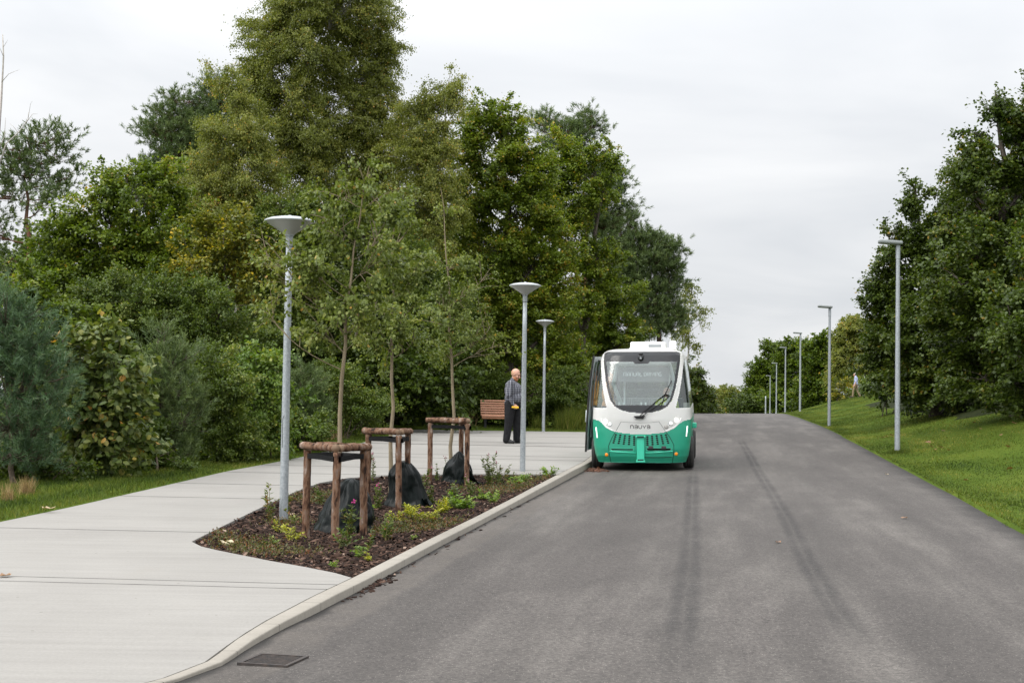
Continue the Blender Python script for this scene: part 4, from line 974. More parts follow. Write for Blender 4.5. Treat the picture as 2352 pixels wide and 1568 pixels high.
# ------------------------------------------------------------------ shuttle bus
M_WHITE = mat('white_paint', (.86, .85, .825), .3, coat=.3)
M_GREEN = mat('green_paint', (.042, .50, .325), .32, (.050, .53, .345), 3, coat=.4)
M_GREEN2 = mat('dark_green_panel', (.015, .10, .075), .4)
M_BLACK = mat('black_gloss', (.016, .017, .018), .12, spec=.6)
M_RUB = mat('rubber', (.018, .018, .018), .85, (.035, .033, .03), 20)
M_DARK = mat('dark_cavity', (.006, .006, .006), .9)
M_GREY = mat('grey_metal', (.30, .32, .33), .45, metal=.3)
M_LGREY = mat('light_interior', (.55, .60, .60), .6)
M_DGREY = mat('dark_interior', (.12, .13, .135), .6)
def glass_mat(name, tint, refl=.12, rough=.02):
    m = bpy.data.materials.new(name); m.use_nodes = True; t = m.node_tree; t.nodes.clear()
    o = N(t, 'ShaderNodeOutputMaterial'); g = N(t, 'ShaderNodeBsdfGlossy'); g.inputs['Roughness'].default_value = rough; g.inputs['Color'].default_value = (.95, 1, .98, 1)
    tr = N(t, 'ShaderNodeBsdfTransparent'); tr.inputs[0].default_value = (*tint, 1)
    lw = N(t, 'ShaderNodeFresnel'); lw.inputs[0].default_value = 1.5
    f = MATH(t, 'ADD', lw.outputs[0], refl - .04, clamp=True)
    x = N(t, 'ShaderNodeMixShader'); L(t, f, x.inputs[0]); L(t, tr.outputs[0], x.inputs[1]); L(t, g.outputs[0], x.inputs[2]); L(t, x.outputs[0], o.inputs[0])
    MATS[name] = m; return m
M_GLASS = glass_mat('windscreen_glass', (.82, .90, .88), .11, .12)
M_SGLASS = glass_mat('tinted_side_glass', (.50, .58, .57), .10)
def emit_mat(name, col, s):
    m = bpy.data.materials.new(name); m.use_nodes = True; p = m.node_tree.nodes['Principled BSDF']
    p.inputs['Base Color'].default_value = (*col, 1); p.inputs['Emission Color'].default_value = (*col, 1); p.inputs['Emission Strength'].default_value = s; p.inputs['Roughness'].default_value = .2
    MATS[name] = m; return m
M_LED = emit_mat('led_white', (1, .98, .95), 1.1)
M_LETTER = emit_mat('display_letters', (.40, .43, .44), .22)
M_ORANGE = mat('amber_lens', (.85, .28, .02), .25)

CU = .0021
def bx_(cx): return (cx - 733) * CU
def bz_(cy): return (1385 - cy) * CU
BW = [(.17, .90), (.3, .95), (.5, .985), (.9, 1.01), (1.2, 1.0), (1.6, .955), (2.0, .905), (2.25, .865), (2.36, .835), (2.42, .79), (2.46, .72), (2.485, .60), (2.495, .45)]
BF = [(.17, .08), (.3, .02), (.45, 0), (.8, .02), (1.05, .05), (1.3, .11), (1.8, .26), (2.2, .40), (2.36, .48), (2.42, .54), (2.46, .64), (2.485, .80), (2.495, 1.0)]
BL = 4.75
def bw(z): return float(np.interp(z, [q[0] for q in BW], [q[1] for q in BW]))
def bf(z): return float(np.interp(z, [q[0] for q in BF], [q[1] for q in BF]))
NE = 3.2; FD = .55
def fy(x, z):                              # front skin
    u = min(1, abs(x) / bw(z))
    return bf(z) + FD * (1 - (1 - u ** NE) ** (1 / NE))
_t = np.linspace(0, np.pi / 2, 4000)
_ux, _uy = np.sin(_t) ** (2 / NE), FD * (1 - np.cos(_t) ** (2 / NE))
_al = np.concatenate([[0], np.cumsum(np.hypot(np.diff(_ux), np.diff(_uy)))])
NC = 76
_s = np.linspace(0, _al[-1], NC)
UX, UY = np.interp(_s, _al, _ux), np.interp(_s, _al, _uy)
XW = [(1.17, 0), (1.195, .23), (1.23, .39), (1.31, .53), (1.44, .63), (1.65, .69), (1.86, .73), (2.07, .76), (2.28, .785), (2.40, .785), (2.437, .70), (2.4371, 0)]
XF = [(1.2, .66), (1.27, .69), (1.44, .735), (1.65, .78), (1.86, .81), (2.07, .835), (2.28, .855), (2.34, .86)]
ZG = [(0, .756), (.3, .765), (.51, .80), (.65, .86), (.76, .955), (.85, 1.015), (1.0, 1.05), (9, 1.05)]
def ip(tab, v): return float(np.interp(v, [q[0] for q in tab], [q[1] for q in tab]))
rowz = list(np.arange(.17, 2.36, .015)) + [2.36, 2.38, 2.40, 2.415, 2.43, 2.445, 2.46, 2.47, 2.48, 2.488, 2.495]
sidey = list(np.linspace(0, 1, 70))
def outline(z):
    w, f = bw(z), bf(z); r = f                    # rear mirrors the front
    P = [(-UX[i] * w, f + UY[i]) for i in range(NC - 1, 0, -1)] + [(UX[i] * w, f + UY[i]) for i in range(NC)]
    y0, y1 = f + FD, BL - r - FD
    P += [(w, y0 + (y1 - y0) * t) for t in sidey[1:]]
    P += [(UX[i] * w, BL - r - UY[i]) for i in range(NC - 2, 0, -3)] + [(-UX[i] * w, BL - r - UY[i]) for i in range(0, NC, 3)]
    P += [(-w, y1 + (y0 - y1) * t) for t in sidey[:-1]]
    return P
WHEELS = [(.95, .95), (.95, 3.78)]
def classify(x, y, z, front, rear):
    ax = abs(x)
    if front:
        if 1.17 < z < 2.437 and ax < ip(XW, z):
            if 1.335 < z < 2.225 and ax < ip(XW, z) - .05 and not (ax < .17 - max(0, 2.225 - z) * .8 and z > 2.175): return 'glass'
            return 'border'
        if 1.26 + .02 * ax < z < 2.32 and ax > ip(XF, z): return 'quarter'
        if z > ip(ZG, ax) : return 'white'
        for (xa, xb, za, zb) in ((-.60, -.15, .425, .46), (.13, .60, .425, .465)):
            if xa < x < xb and za - .02 * (abs(x) - .15) * 0 < z < zb: return 'slot'
        return 'green'
    for (wx, wy) in WHEELS:
        if not rear and math.hypot(y - wy, z - .33) < .40: return 'arch'
    if z < 1.05: return 'green'
    if z < 1.26: return 'white'
    if rear:
        if 1.35 < z < 2.2 and ax < .7: return 'rearglass'
        return 'white' if z > 2.3 else 'pillar'
    if z < 2.25:
        if x < 0 and 1.35 < y < 2.75: return 'door'
        for py_ in (1.30, 2.80, 3.75):
            if abs(y - py_) < .05: return 'pillar'
        if y > 3.9 or y < .98: return 'quarter'
        return 'sideglass'
    return 'white'
bp = gpt(1473, 1082, z_road, 20)
bpos = at(1472, 1082, bp.y); bpos.z = z_road(bpos.x, bp.y)
BUS = thing('shuttle_bus', 'white and green driverless shuttle stopped at the kerb, headlights on and door open', 'shuttle bus', bpos)
BUS.rotation_euler = (R(1.6), R(-.75), R(-8)); BUS.scale = (1.05, 1.05, 1.05)
outl = [outline(z) for z in rowz]
nc = len(outl[0])
# column bookkeeping
nf = 2 * NC - 1; ns = len(sidey) - 1; nr = len(range(NC - 2, 0, -3)) + len(range(0, NC, 3))
parts = {}
def pv(i, j):
    x, y = outl[i][j]; return (x, y, rowz[i])
for i in range(len(rowz) - 1):
    for j in range(nc):
        j2 = (j + 1) % nc
        q = [pv(i, j), pv(i, j2), pv(i + 1, j2), pv(i + 1, j)]
        c = [sum(p[k] for p in q) / 4 for k in range(3)]
        front = j < nf - 1; rear = nf - 1 + ns <= j < nf - 1 + ns + nr
        k = classify(c[0], c[1], c[2], front, rear)
        if not front and not rear and c[0] < 0 and 1.35 < c[1] < 2.75 and .33 < c[2] < 2.25: k = 'door'
        parts.setdefault(k, []).append((i, j, j2))
def panel(name, keys, m, parent, off=0.0, sm=True, thick=0.0, split=False):
    bm = bmesh.new(); vm = {}
    def V_(i, j):
        if (i, j) not in vm:
            x, y, z = pv(i, j); f = off
            nx, ny = x, (y - BL / 2) * .45
            l = math.hypot(nx, ny) or 1
            vm[(i, j)] = bm.verts.new((x + nx / l * f, y + ny / l * f, z))
        return vm[(i, j)]
    for k in keys:
        for (i, j, j2) in parts.get(k, []): bm.faces.new((V_(i, j), V_(i, j2), V_(i + 1, j2), V_(i + 1, j)))
    if 'white' in keys:                            # flat of the roof
        top = [V_(len(rowz) - 1, j) for j in range(nc)]
        bm.faces.new(top)
    if thick:
        bmesh.ops.solidify(bm, geom=bm.faces[:], thickness=thick)
    if not split: return obj(name, bm, m, parent, sm)
    left = set(bm.verts); res = None                       # every pane, post or slot is a part of its own
    while left:
        st = [next(iter(left))]; isl = set()
        while st:
            v = st.pop()
            if v in isl: continue
            isl.add(v); st += [e.other_vert(v) for e in v.link_edges]
        left -= isl
        b2 = bmesh.new(); mp2 = {v: b2.verts.new(v.co) for v in isl}
        for f in {f for v in isl for f in v.link_faces}: b2.faces.new([mp2[v] for v in f.verts])
        res = obj(name, b2, m, parent, sm)
    bm.free()
    return res
panel('upper_body', ['white'], M_WHITE, BUS, .012, thick=.02)
panel('lower_body', ['green'], M_GREEN, BUS, .006, thick=.015)
ws = panel('windscreen', ['glass'], M_GLASS, BUS)
panel('windscreen_border', ['border'], mat('windscreen_border', (.045, .047, .05), .22, spec=.6), ws, thick=.02)
panel('side_window', ['sideglass'], M_SGLASS, BUS, split=True)
panel('quarter_window', ['quarter'], M_SGLASS, BUS, split=True)
panel('rear_window', ['rearglass'], M_SGLASS, BUS)
panel('window_pillar', ['pillar'], M_BLACK, BUS, .004, thick=.02, split=True)
panel('air_intake', ['slot'], M_DARK, BUS, -.03, split=True)
# floor, wheels
bm = bmesh.new(); box(bm, 0, BL / 2, .29, 1.66, 4.2, .05); obj('floor', bm, M_DGREY, BUS)
bm = bmesh.new(); box(bm, 0, BL / 2, .215, 1.4, 4.2, .08, bev=.02); obj('chassis', bm, M_DARK, BUS)
for (sx, wy) in ((-1, .95), (1, .95), (-1, 3.78), (1, 3.78)):
    bm = bmesh.new()
    Rw = Matrix.Rotation(math.pi / 2, 4, 'Y')
    lathe(bm, [(.19, -.11), (.27, -.115), (.315, -.10), (.33, -.07), (.335, -.03), (.328, -.028), (.328, -.018), (.335, -.016), (.335, .016), (.328, .018), (.328, .028), (.335, .03), (.33, .07), (.315, .10), (.27, .115), (.19, .11), (.19, -.11)], 40)
    bm.transform(Matrix.Translation((sx * .945, wy, .335)) @ Rw)
    wh = obj('tyre', bm, M_RUB, BUS, True)
    bm = bmesh.new(); lathe(bm, [(0, -.02), (.05, -.02), (.06, .0), (.15, .03), (.19, .085), (.19, -.08), (0, -.08)], 24)
    bm.transform(Matrix.Translation((sx * .945, wy, .335)) @ Rw @ Matrix.Rotation(math.pi * (sx < 0), 4, 'X')); obj('rim', bm, M_GREY, wh, True)
# front details
def onf(cx, cy, out=.0): x, z = bx_(cx), bz_(cy); return Vector((x, fy(x, z) - out, z))
def disc(bm, c, r, nrm_, h=.02, seg=20, sx=1.0):
    b2 = bmesh.new(); lathe(b2, [(0, h), (r * .8, h), (r, h * .5), (r, -.01)], seg)
    b2.transform(Matrix.Translation(c) @ nrm_.to_track_quat('Z', 'Y').to_matrix().to_4x4() @ Matrix.Diagonal((sx, 1, 1, 1)))
    me_ = bpy.data.meshes.new('t'); b2.to_mesh(me_); b2.free(); bm.from_mesh(me_); bpy.data.meshes.remove(me_)
def fn(x, z):
    e = .01
    dx = (fy(x + e, z) - fy(x - e, z)) / (2 * e); dz = (fy(x, z + e) - fy(x, z - e)) / (2 * e)
    return Vector((dx, -1, dz)).normalized()
def fdisc(name, cx, cy, r, m, parent, h=.02, sx=1.0):
    bm = bmesh.new(); x, z = bx_(cx), bz_(cy); disc(bm, onf(cx, cy, .008), r, fn(x, z), h, 24, sx); return obj(name, bm, m, parent, True)
for s, big, small in ((-1, (389, 908), (433, 932)), (1, (1075, 893), (1022, 922))):
    hl = fdisc('headlight', *big, .052, M_LED, BUS, .018, .8)
    fdisc('headlight_ring', small[0], small[1], .046, M_GREY, hl, .014)
    fdisc('low_beam', small[0], small[1], .034, M_LED, hl, .022)
    fdisc('beam_lens', small[0], small[1], .012, M_GREY, hl, .026)
    # recess edge under the lamp pair
    bm = bmesh.new()
    pl = [(345, 882), (360, 925), (395, 962), (450, 990), (500, 1003)] if s < 0 else [(1118, 872), (1100, 918), (1062, 955), (1010, 982), (968, 1000)]
    tube(bm, [onf(a, b, .010) for a, b in pl], .009, 6); obj('lamp_trim', bm, M_WHITE, hl, True)
fdisc('range_sensor', 977, 955, .047, mat('sensor_grey', (.32, .31, .29), .5), BUS, .014)
fdisc('turn_signal', 399, 1229, .036, M_ORANGE, BUS, .014); fdisc('turn_signal', 1072, 1218, .036, M_ORANGE, BUS, .014)
for pts in ([(293, 966), (300, 1020), (305, 1068)], [(1178, 951), (1173, 1005), (1168, 1052)]):
    bm = bmesh.new(); tube(bm, [onf(a, b, .008) for a, b in pts], .014, 8); obj('daytime_light', bm, M_LED, BUS, True)
for side in (-1, 1):
    bm = bmesh.new()
    for r_ in range(5):
        z = .70 - r_ * .0405; n_ = 6 if r_ < 4 else 5
        for c_ in range(5 + (r_ < 2) * 0):
            x = side * (.135 + (.40 / 4.3) * c_ + .012 * r_ * (c_ / 4))
            zz_ = z + (.030 - .008 * c_) * -1 * 0 + .010 * c_
            p = Vector((x, fy(x, zz_) - .007, zz_)); disc(bm, p, .017, fn(x, zz_), .004, 10, 1.5)
    obj('grille', bm, M_DARK, BUS)
bm = bmesh.new(); y0 = fy(0, .45)
box(bm, bx_(732), y0 + .012, .465, .155, .11, .50, bev=.02); box(bm, bx_(732), y0 + .0, .205, .19, .12, .045, bev=.012); box(bm, bx_(732), y0 - .015, .70, .20, .10, .05, bev=.015)
cp = obj('sensor_column', bm, M_GREEN, BUS)
bm = bmesh.new(); box(bm, bx_(732), y0 - .052, .705, .14, .05, .028, bev=.006); obj('sensor_slot', bm, M_DARK, cp)
bm = bmesh.new(); box(bm, bx_(732), y0 - .045, .235, .12, .04, .022, bev=.006); obj('sensor_slot', bm, M_DARK, cp)
for q in (830, 955):
    bm = bmesh.new(); box(bm, bx_(q), fy(.3, .47) - .02, .485, .095, .08, .06, bev=.015); obj('tow_bracket', bm, mat('dark_plastic', (.03, .03, .032), .6), BUS)
bm = bmesh.new()
for pl in ([(542, 908), (505, 975), (455, 1060), (420, 1140), (425, 1210), (440, 1304)], [(908, 905), (955, 975), (1015, 1060), (1050, 1130), (1050, 1190), (1035, 1302)], [(542, 908), (640, 915), (733, 917), (830, 914), (908, 905)], [(770, 1250), (900, 1250), (1030, 1247)]):
    P = []
    for (a, b), (c, d) in zip(pl, pl[1:]):
        for k in range(6): P.append(onf(a + (c - a) * k / 6, b + (d - b) * k / 6, .008))
    P.append(onf(*pl[-1], .008)); tube(bm, P, .0055, 5)
obj('panel_seam', bm, M_DARK, BUS)
# grey rubbing lip of the bumper
bm = bmesh.new(); pl = [(430, 1195), (520, 1200), (690, 1208)], [(775, 1208), (930, 1200), (1040, 1190)]
for q in pl:
    tube(bm, [onf(a, b, .004) for a, b in q], .016, 6)
obj('bumper_lip', bm, M_GREEN, BUS, True)
# nose badge under the windscreen, camera unit, wiper
bm = bmesh.new(); b2 = [onf(a, b, o_) for a, b, o_ in ((665, 856, .01), (690, 878, .015), (755, 878, .015), (775, 852, .01))]
vs = [bm.verts.new(p) for p in b2]; vs2 = [bm.verts.new(p + Vector((0, -.05, .01))) for p in b2]
bm.faces.new(vs2); 
for k in range(4): bm.faces.new((vs[k], vs[(k + 1) % 4], vs2[(k + 1) % 4], vs2[k]))
obj('wiper_mount', bm, M_DARK, BUS)
bm = bmesh.new()
tube(bm, [onf(718, 862, .06), onf(760, 815, .06), onf(860, 730, .05), onf(965, 645, .045)], .011, 6)
tube(bm, [onf(735, 862, .06), onf(800, 812, .06), onf(900, 745, .05), onf(1008, 665, .045)], .009, 6)
tube(bm, [onf(965, 640, .045), onf(1012, 660, .045)], .016, 6)
tube(bm, [onf(1028, 512, .02), onf(970, 640, .025), onf(925, 770, .02)], .010, 6)
obj('wiper', bm, M_DARK, BUS)
bm = bmesh.new(); c = onf(727, 285, .03); ball(bm, c, .06, 1, .8, 1.25); box(bm, c.x, c.y, c.z + .075, .09, .10, .05, bev=.012); cu = obj('camera_unit', bm, M_BLACK, BUS, True)
bm = bmesh.new(); disc(bm, c + Vector((0, -.045, -.015)), .022, Vector((0, -1, 0)), .01); obj('lens', bm, M_GREY, cu)
# roof gear
bm = bmesh.new(); box(bm, .10, 1.75, 2.555, .735, 1.35, .17, bev=.035); box(bm, .10, 1.75, 2.49, .77, 1.45, .05, bev=.012); ac = obj('roof_air_conditioner', bm, M_WHITE, BUS)
bm = bmesh.new(); box(bm, .25, 1.07, 2.555, .27, .014, .055, bev=.004); obj('vent_grille', bm, M_GREY, ac)
bm = bmesh.new(); lathe(bm, [(0, .19), (.058, .185), (.065, .17), (.063, .155), (.068, .15), (.068, .02), (.085, .02), (.085, -.02), (0, -.02)], 28, (.63, 1.0, 2.475)); box(bm, .60, 1.0, 2.49, .19, .2, .03, bev=.01); obj('roof_antenna', bm, M_WHITE, BUS, True)
# side sensor and lower trim on the road side
bm = bmesh.new(); box(bm, 1.05, 2.45, .83, .10, .16, .12, bev=.025); obj('side_sensor', bm, M_GREEN, BUS)
bm = bmesh.new(); box(bm, 1.015, 2.0, 1.08, .03, .2, .10, bev=.01); obj('charging_flap', bm, M_GREY, BUS)
# lettering built from strokes
def arc(cx, cy, rx, ry, a0, a1, n=10): return [(cx + rx * math.cos(R(a0 + (a1 - a0) * k / n)), cy + ry * math.sin(R(a0 + (a1 - a0) * k / n))) for k in range(n + 1)]
GL = {
 'n': (.8, [[(0, 0), (0, 1)], [(0, .55)] + arc(.4, .6, .4, .4, 180, 0) + [(.8, 0)]]),
 'a': (.8, [arc(.4, .6, .4, .4, 160, 0, 8) + [(.8, 0)], [(.8, .12), (.35, .0), (.05, .12), (.05, .38), (.35, .5), (.8, .5)]]),
 'v': (.8, [[(0, 1), (0, .45)] + arc(.4, .42, .4, .42, 180, 360) + [(.8, 1)]]),
 'y': (.8, [[(0, 1.0), (.12, .62), (.4, .45), (.68, .62), (.8, 1.0)], [(.4, .45), (.4, -.05)]]),
 'M': (1.1, [[(0, 0), (0, .8), (.12, 1), (.55, 1), (.55, 0)], [(.55, 1), (.98, 1), (1.1, .8), (1.1, 0)]]),
 'A': (.8, [[(0, 0), (0, .75), (.18, 1), (.62, 1), (.8, .75), (.8, 0)], [(0, .42), (.8, .42)]]),
 'N': (.8, [[(0, 0), (0, 1), (.55, 1), (.8, .75), (.8, 0)]]),
 'U': (.8, [[(0, 1), (0, .25), (.2, 0), (.6, 0), (.8, .25), (.8, 1)]]),
 'L': (.7, [[(0, 1), (0, .2), (.2, 0), (.7, 0)]]),
 'D': (.8, [[(0, 0), (0, 1), (.5, 1), (.8, .7), (.8, .3), (.5, 0), (0, 0)]]),
 'R': (.8, [[(0, 0), (0, 1), (.6, 1), (.8, .8), (.8, .6), (.6, .45), (0, .45)], [(.4, .45), (.8, 0)]]),
 'I': (.15, [[(.07, 0), (.07, 1)]]),
 'V': (.8, [[(0, 1), (.4, 0), (.8, 1)]]),
 'G': (.8, [[(.8, 1), (.25, 1), (0, .75), (0, .25), (.25, 0), (.8, 0), (.8, .48), (.45, .48)]]),
 ' ': (.5, [])}
def lettering(bm, s, x0, z0, width, h, surf, th):
    tot = sum(GL[c][0] for c in s) + .32 * (len(s) - 1); u = width / tot; x = x0
    for c in s:
        w, st = GL[c]
        for pl in st:
            tube(bm, [surf(x + px_ * u, z0 + pz_ * h) for px_, pz_ in pl], th, 5)
        x += (w + .32) * u
bm = bmesh.new(); lettering(bm, 'navya', bx_(634), bz_(972), 188 * CU, .066, lambda x, z: Vector((x, fy(x, z) - .010, z)), .0085)
obj('logo', bm, mat('logo_grey', (.09, .085, .08), .5), BUS)
# inside
bm = bmesh.new(); box(bm, .02, .86, 1.955, 1.06, .05, .31, bev=.02); ds_ = obj('display', bm, M_DGREY, BUS)
for w_, a_, b_ in (('MANUAL', 546, 180), ('DRIVING', 750, 168)):
    bm = bmesh.new(); lettering(bm, w_, bx_(a_), bz_(468), b_ * CU, .07, lambda x, z: Vector((x, .825, z)), .010); obj('lettering', bm, M_LETTER, ds_)
bm = bmesh.new(); box(bm, 0, 1.3, 2.17, 1.15, .9, .08, bev=.03); obj('ceiling_panel', bm, M_LGREY, BUS)
bm = bmesh.new(); box(bm, 0, .62, 1.26, 1.25, .5, .05, bev=.02); obj('dashboard', bm, M_DGREY, BUS)
bm = bmesh.new()
for q in (505, 550, 722, 765, 955): box(bm, bx_(q), .72, 1.33, .035, .04, .10, bev=.008)
box(bm, .05, .76, 1.30, 1.05, .03, .03, bev=.006); obj('handrail', bm, M_LGREY, BUS)
for sx in (-.62, .66):
    bm = bmesh.new(); tube(bm, [(sx * .85, .95, 2.15), (sx, 1.05, 1.75), (sx * .75, 1.2, 1.3)], .045, 8); obj('cabin_post', bm, M_LGREY, BUS, True)
for pl in ([(-.42, 1.3, .32), (-.40, 1.3, 2.15)], [(.5, 2.9, .32), (.5, 2.9, 2.2)]):
    bm = bmesh.new(); tube(bm, pl, .02, 8); obj('grab_pole', bm, M_LGREY, BUS, True)
M_SEAT = mat('seat_fabric', (.10, .13, .13), .8, (.15, .19, .19), 20)
for q in range(4):
    x = -.6 + .4 * q
    bm = bmesh.new(); box(bm, x, 3.65, .70, .38, .42, .10, bev=.03); box(bm, x, 3.88, 1.05, .38, .10, .66, rot=Matrix.Rotation(R(-8), 3, 'X'), bev=.03); box(bm, x, 3.68, .48, .30, .34, .34); obj('seat', bm, M_SEAT, BUS)
bm = bmesh.new(); box(bm, .56, 2.5, .70, .42, .42, .10, bev=.03); box(bm, .56, 2.72, 1.02, .42, .10, .62, bev=.03); box(bm, .56, 2.5, .48, .3, .3, .34); obj('seat', bm, M_SEAT, BUS)
bm = bmesh.new(); box(bm, 0, 4.28, .85, 1.5, .06, 1.05); obj('rear_lining', bm, M_LGREY, BUS)
# the open door leaf, swung out in front of the doorway
def dx(z): return -1.205 + .045 * 0 + float(np.interp(z, [.33, .8, 1.2, 1.7, 2.1, 2.35], [0, .02, .045, .085, .135, .18]))
def dpt(s, z, o_=0.0): return Vector((dx(z) + s * .115 + o_, .95 + s * .72, z))
dr = None
def dstrip(name, s0, s1, z0, z1, th, m, par, o_=0.0):
    bm = bmesh.new(); n = 14; A = []
    for k in range(n + 1):
        z = z0 + (z1 - z0) * k / n
        A.append([bm.verts.new(dpt(s0, z, o_ - th)), bm.verts.new(dpt(s0, z, o_ + th)), bm.verts.new(dpt(s1, z, o_ + th)), bm.verts.new(dpt(s1, z, o_ - th))])
    for a, b in zip(A, A[1:]):
        for q in range(4): bm.faces.new((a[q], a[(q + 1) % 4], b[(q + 1) % 4], b[q]))
    bm.faces.new(A[0]); bm.faces.new(A[-1])
    return obj(name, bm, m, par)
M_DOORG = mat('door_grey', (.42, .46, .47), .5)
dr = dstrip('door', .05, .18, .36, 2.33, .020, M_DOORG, BUS, .008)
dstrip('door_frame', .86, .97, .36, 2.33, .020, M_DOORG, dr, .008)
dstrip('seal', -.04, .05, .33, 2.35, .014, M_RUB, dr)
dstrip('window', .18, .86, 1.22, 2.22, .008, glass_mat('door_glass', (.42, .50, .50), .2), dr)
dstrip('top_rail', .18, .86, 2.22, 2.33, .018, M_DOORG, dr, .004)
dstrip('lock_box', .18, .86, 1.00, 1.22, .030, mat('lock_box_grey', (.20, .22, .23), .5), dr, .012)
dstrip('lower_window', .18, .86, .62, 1.00, .008, MATS['door_glass'], dr)
dstrip('lower_panel', .18, .86, .36, .62, .014, M_GREEN2, dr)
dstrip('mullion', .46, .54, .62, 2.22, .014, M_DOORG, dr, .004)
bm = bmesh.new(); tube(bm, [dpt(.3, .95, .07), dpt(.3, 1.28, .07)], .014, 8); tube(bm, [dpt(.2, .95, -.06), dpt(.2, 1.2, -.06)], .014, 8); obj('handle', bm, M_LGREY, dr, True)
bm = bmesh.new(); tube(bm, [dpt(.5, 2.24, .03), Vector((-.90, 1.40, 2.24))], .02, 8); obj('hinge_arm', bm, M_BLACK, dr)
bm = bmesh.new(); tube(bm, [dpt(.5, .45, .03), Vector((-.96, 1.45, .40))], .02, 8); obj('hinge_arm', bm, M_BLACK, dr)

# ------------------------------------------------------------------ people
def seg(bm, a, b, ra, rb, n=10):
    a, b = Vector(a), Vector(b)
    tube(bm, [a, a.lerp(b, .5), b], [ra, (ra + rb) / 2, rb], n); ball(bm, a, ra, u=n, v=8); ball(bm, b, rb, u=n, v=8)
M_SKIN = mat('skin', (.50, .27, .19), .55, (.56, .32, .23), 12)
M_EYE = mat('eye', (.03, .025, .02), .3)
def hand(bm, w, d, back, sc=1.0, curl=.5):
    """palm and five fingers; w wrist, d pointing direction, back = back-of-hand normal"""
    d = Vector(d).normalized(); back = Vector(back); back = (back - d * back.dot(d)).normalized(); sd_ = d.cross(back)
    w = Vector(w)
    for k in (-1.5, -.5, .5, 1.5):
        seg(bm, w + sd_ * k * .012 * sc, w + (d * .085 + sd_ * k * .021) * sc, .015 * sc, .012 * sc, 8)
    for k, ln in ((-1.5, .060), (-.5, .074), (.5, .078), (1.5, .068)):
        a = w + (d * .088 + sd_ * k * .021) * sc; b = a + (d * math.cos(curl) - back * math.sin(curl)) * ln * .5 * sc; c = b + (d * math.cos(curl * 2.2) - back * math.sin(curl * 2.2)) * ln * .55 * sc
        seg(bm, a, b, .0095 * sc, .009 * sc, 8); seg(bm, b, c, .009 * sc, .0075 * sc, 8)
    t0 = w + (d * .025 + sd_ * .026) * sc; t1 = t0 + (d * .035 + sd_ * .026 - back * .012) * sc; t2 = t1 + (d * .03 + sd_ * .004 - back * .018) * sc
    seg(bm, t0, t1, .013 * sc, .011 * sc, 8); seg(bm, t1, t2, .011 * sc, .009 * sc, 8)
def head(bm, c, tilt, turn, sc=1.0):
    Rm = (Matrix.Rotation(turn, 3, 'Z') @ Matrix.Rotation(tilt, 3, 'X'))
    P = lambda x, y, z: Vector(c) + Rm @ (Vector((x, y, z)) * sc)
    ball(bm, P(0, .012, .025), .088 * sc, .90, 1.10, 1.12, Rm, 20, 14); ball(bm, P(0, -.018, -.055), .068 * sc, .92, 1.0, 1.05, Rm)
    ball(bm, P(0, -.052, -.095), .030 * sc, 1.2, .9, .8, Rm)                                        # chin
    seg(bm, P(0, -.092, .018), P(0, -.112, -.030), .010 * sc, .016 * sc, 8)                            # nose
    for s in (-1, 1):
        ball(bm, P(s * .080, .012, -.010), .030 * sc, .35, .75, 1.1, Rm); seg(bm, P(s * .016, -.090, .034), P(s * .048, -.078, .034), .011 * sc, .009 * sc, 8)
        ball(bm, P(s * .042, -.068, -.028), .026 * sc, 1, .8, .8, Rm)
    seg(bm, P(-.020, -.088, -.062), P(.020, -.088, -.062), .010 * sc, .010 * sc, 8)
    return P
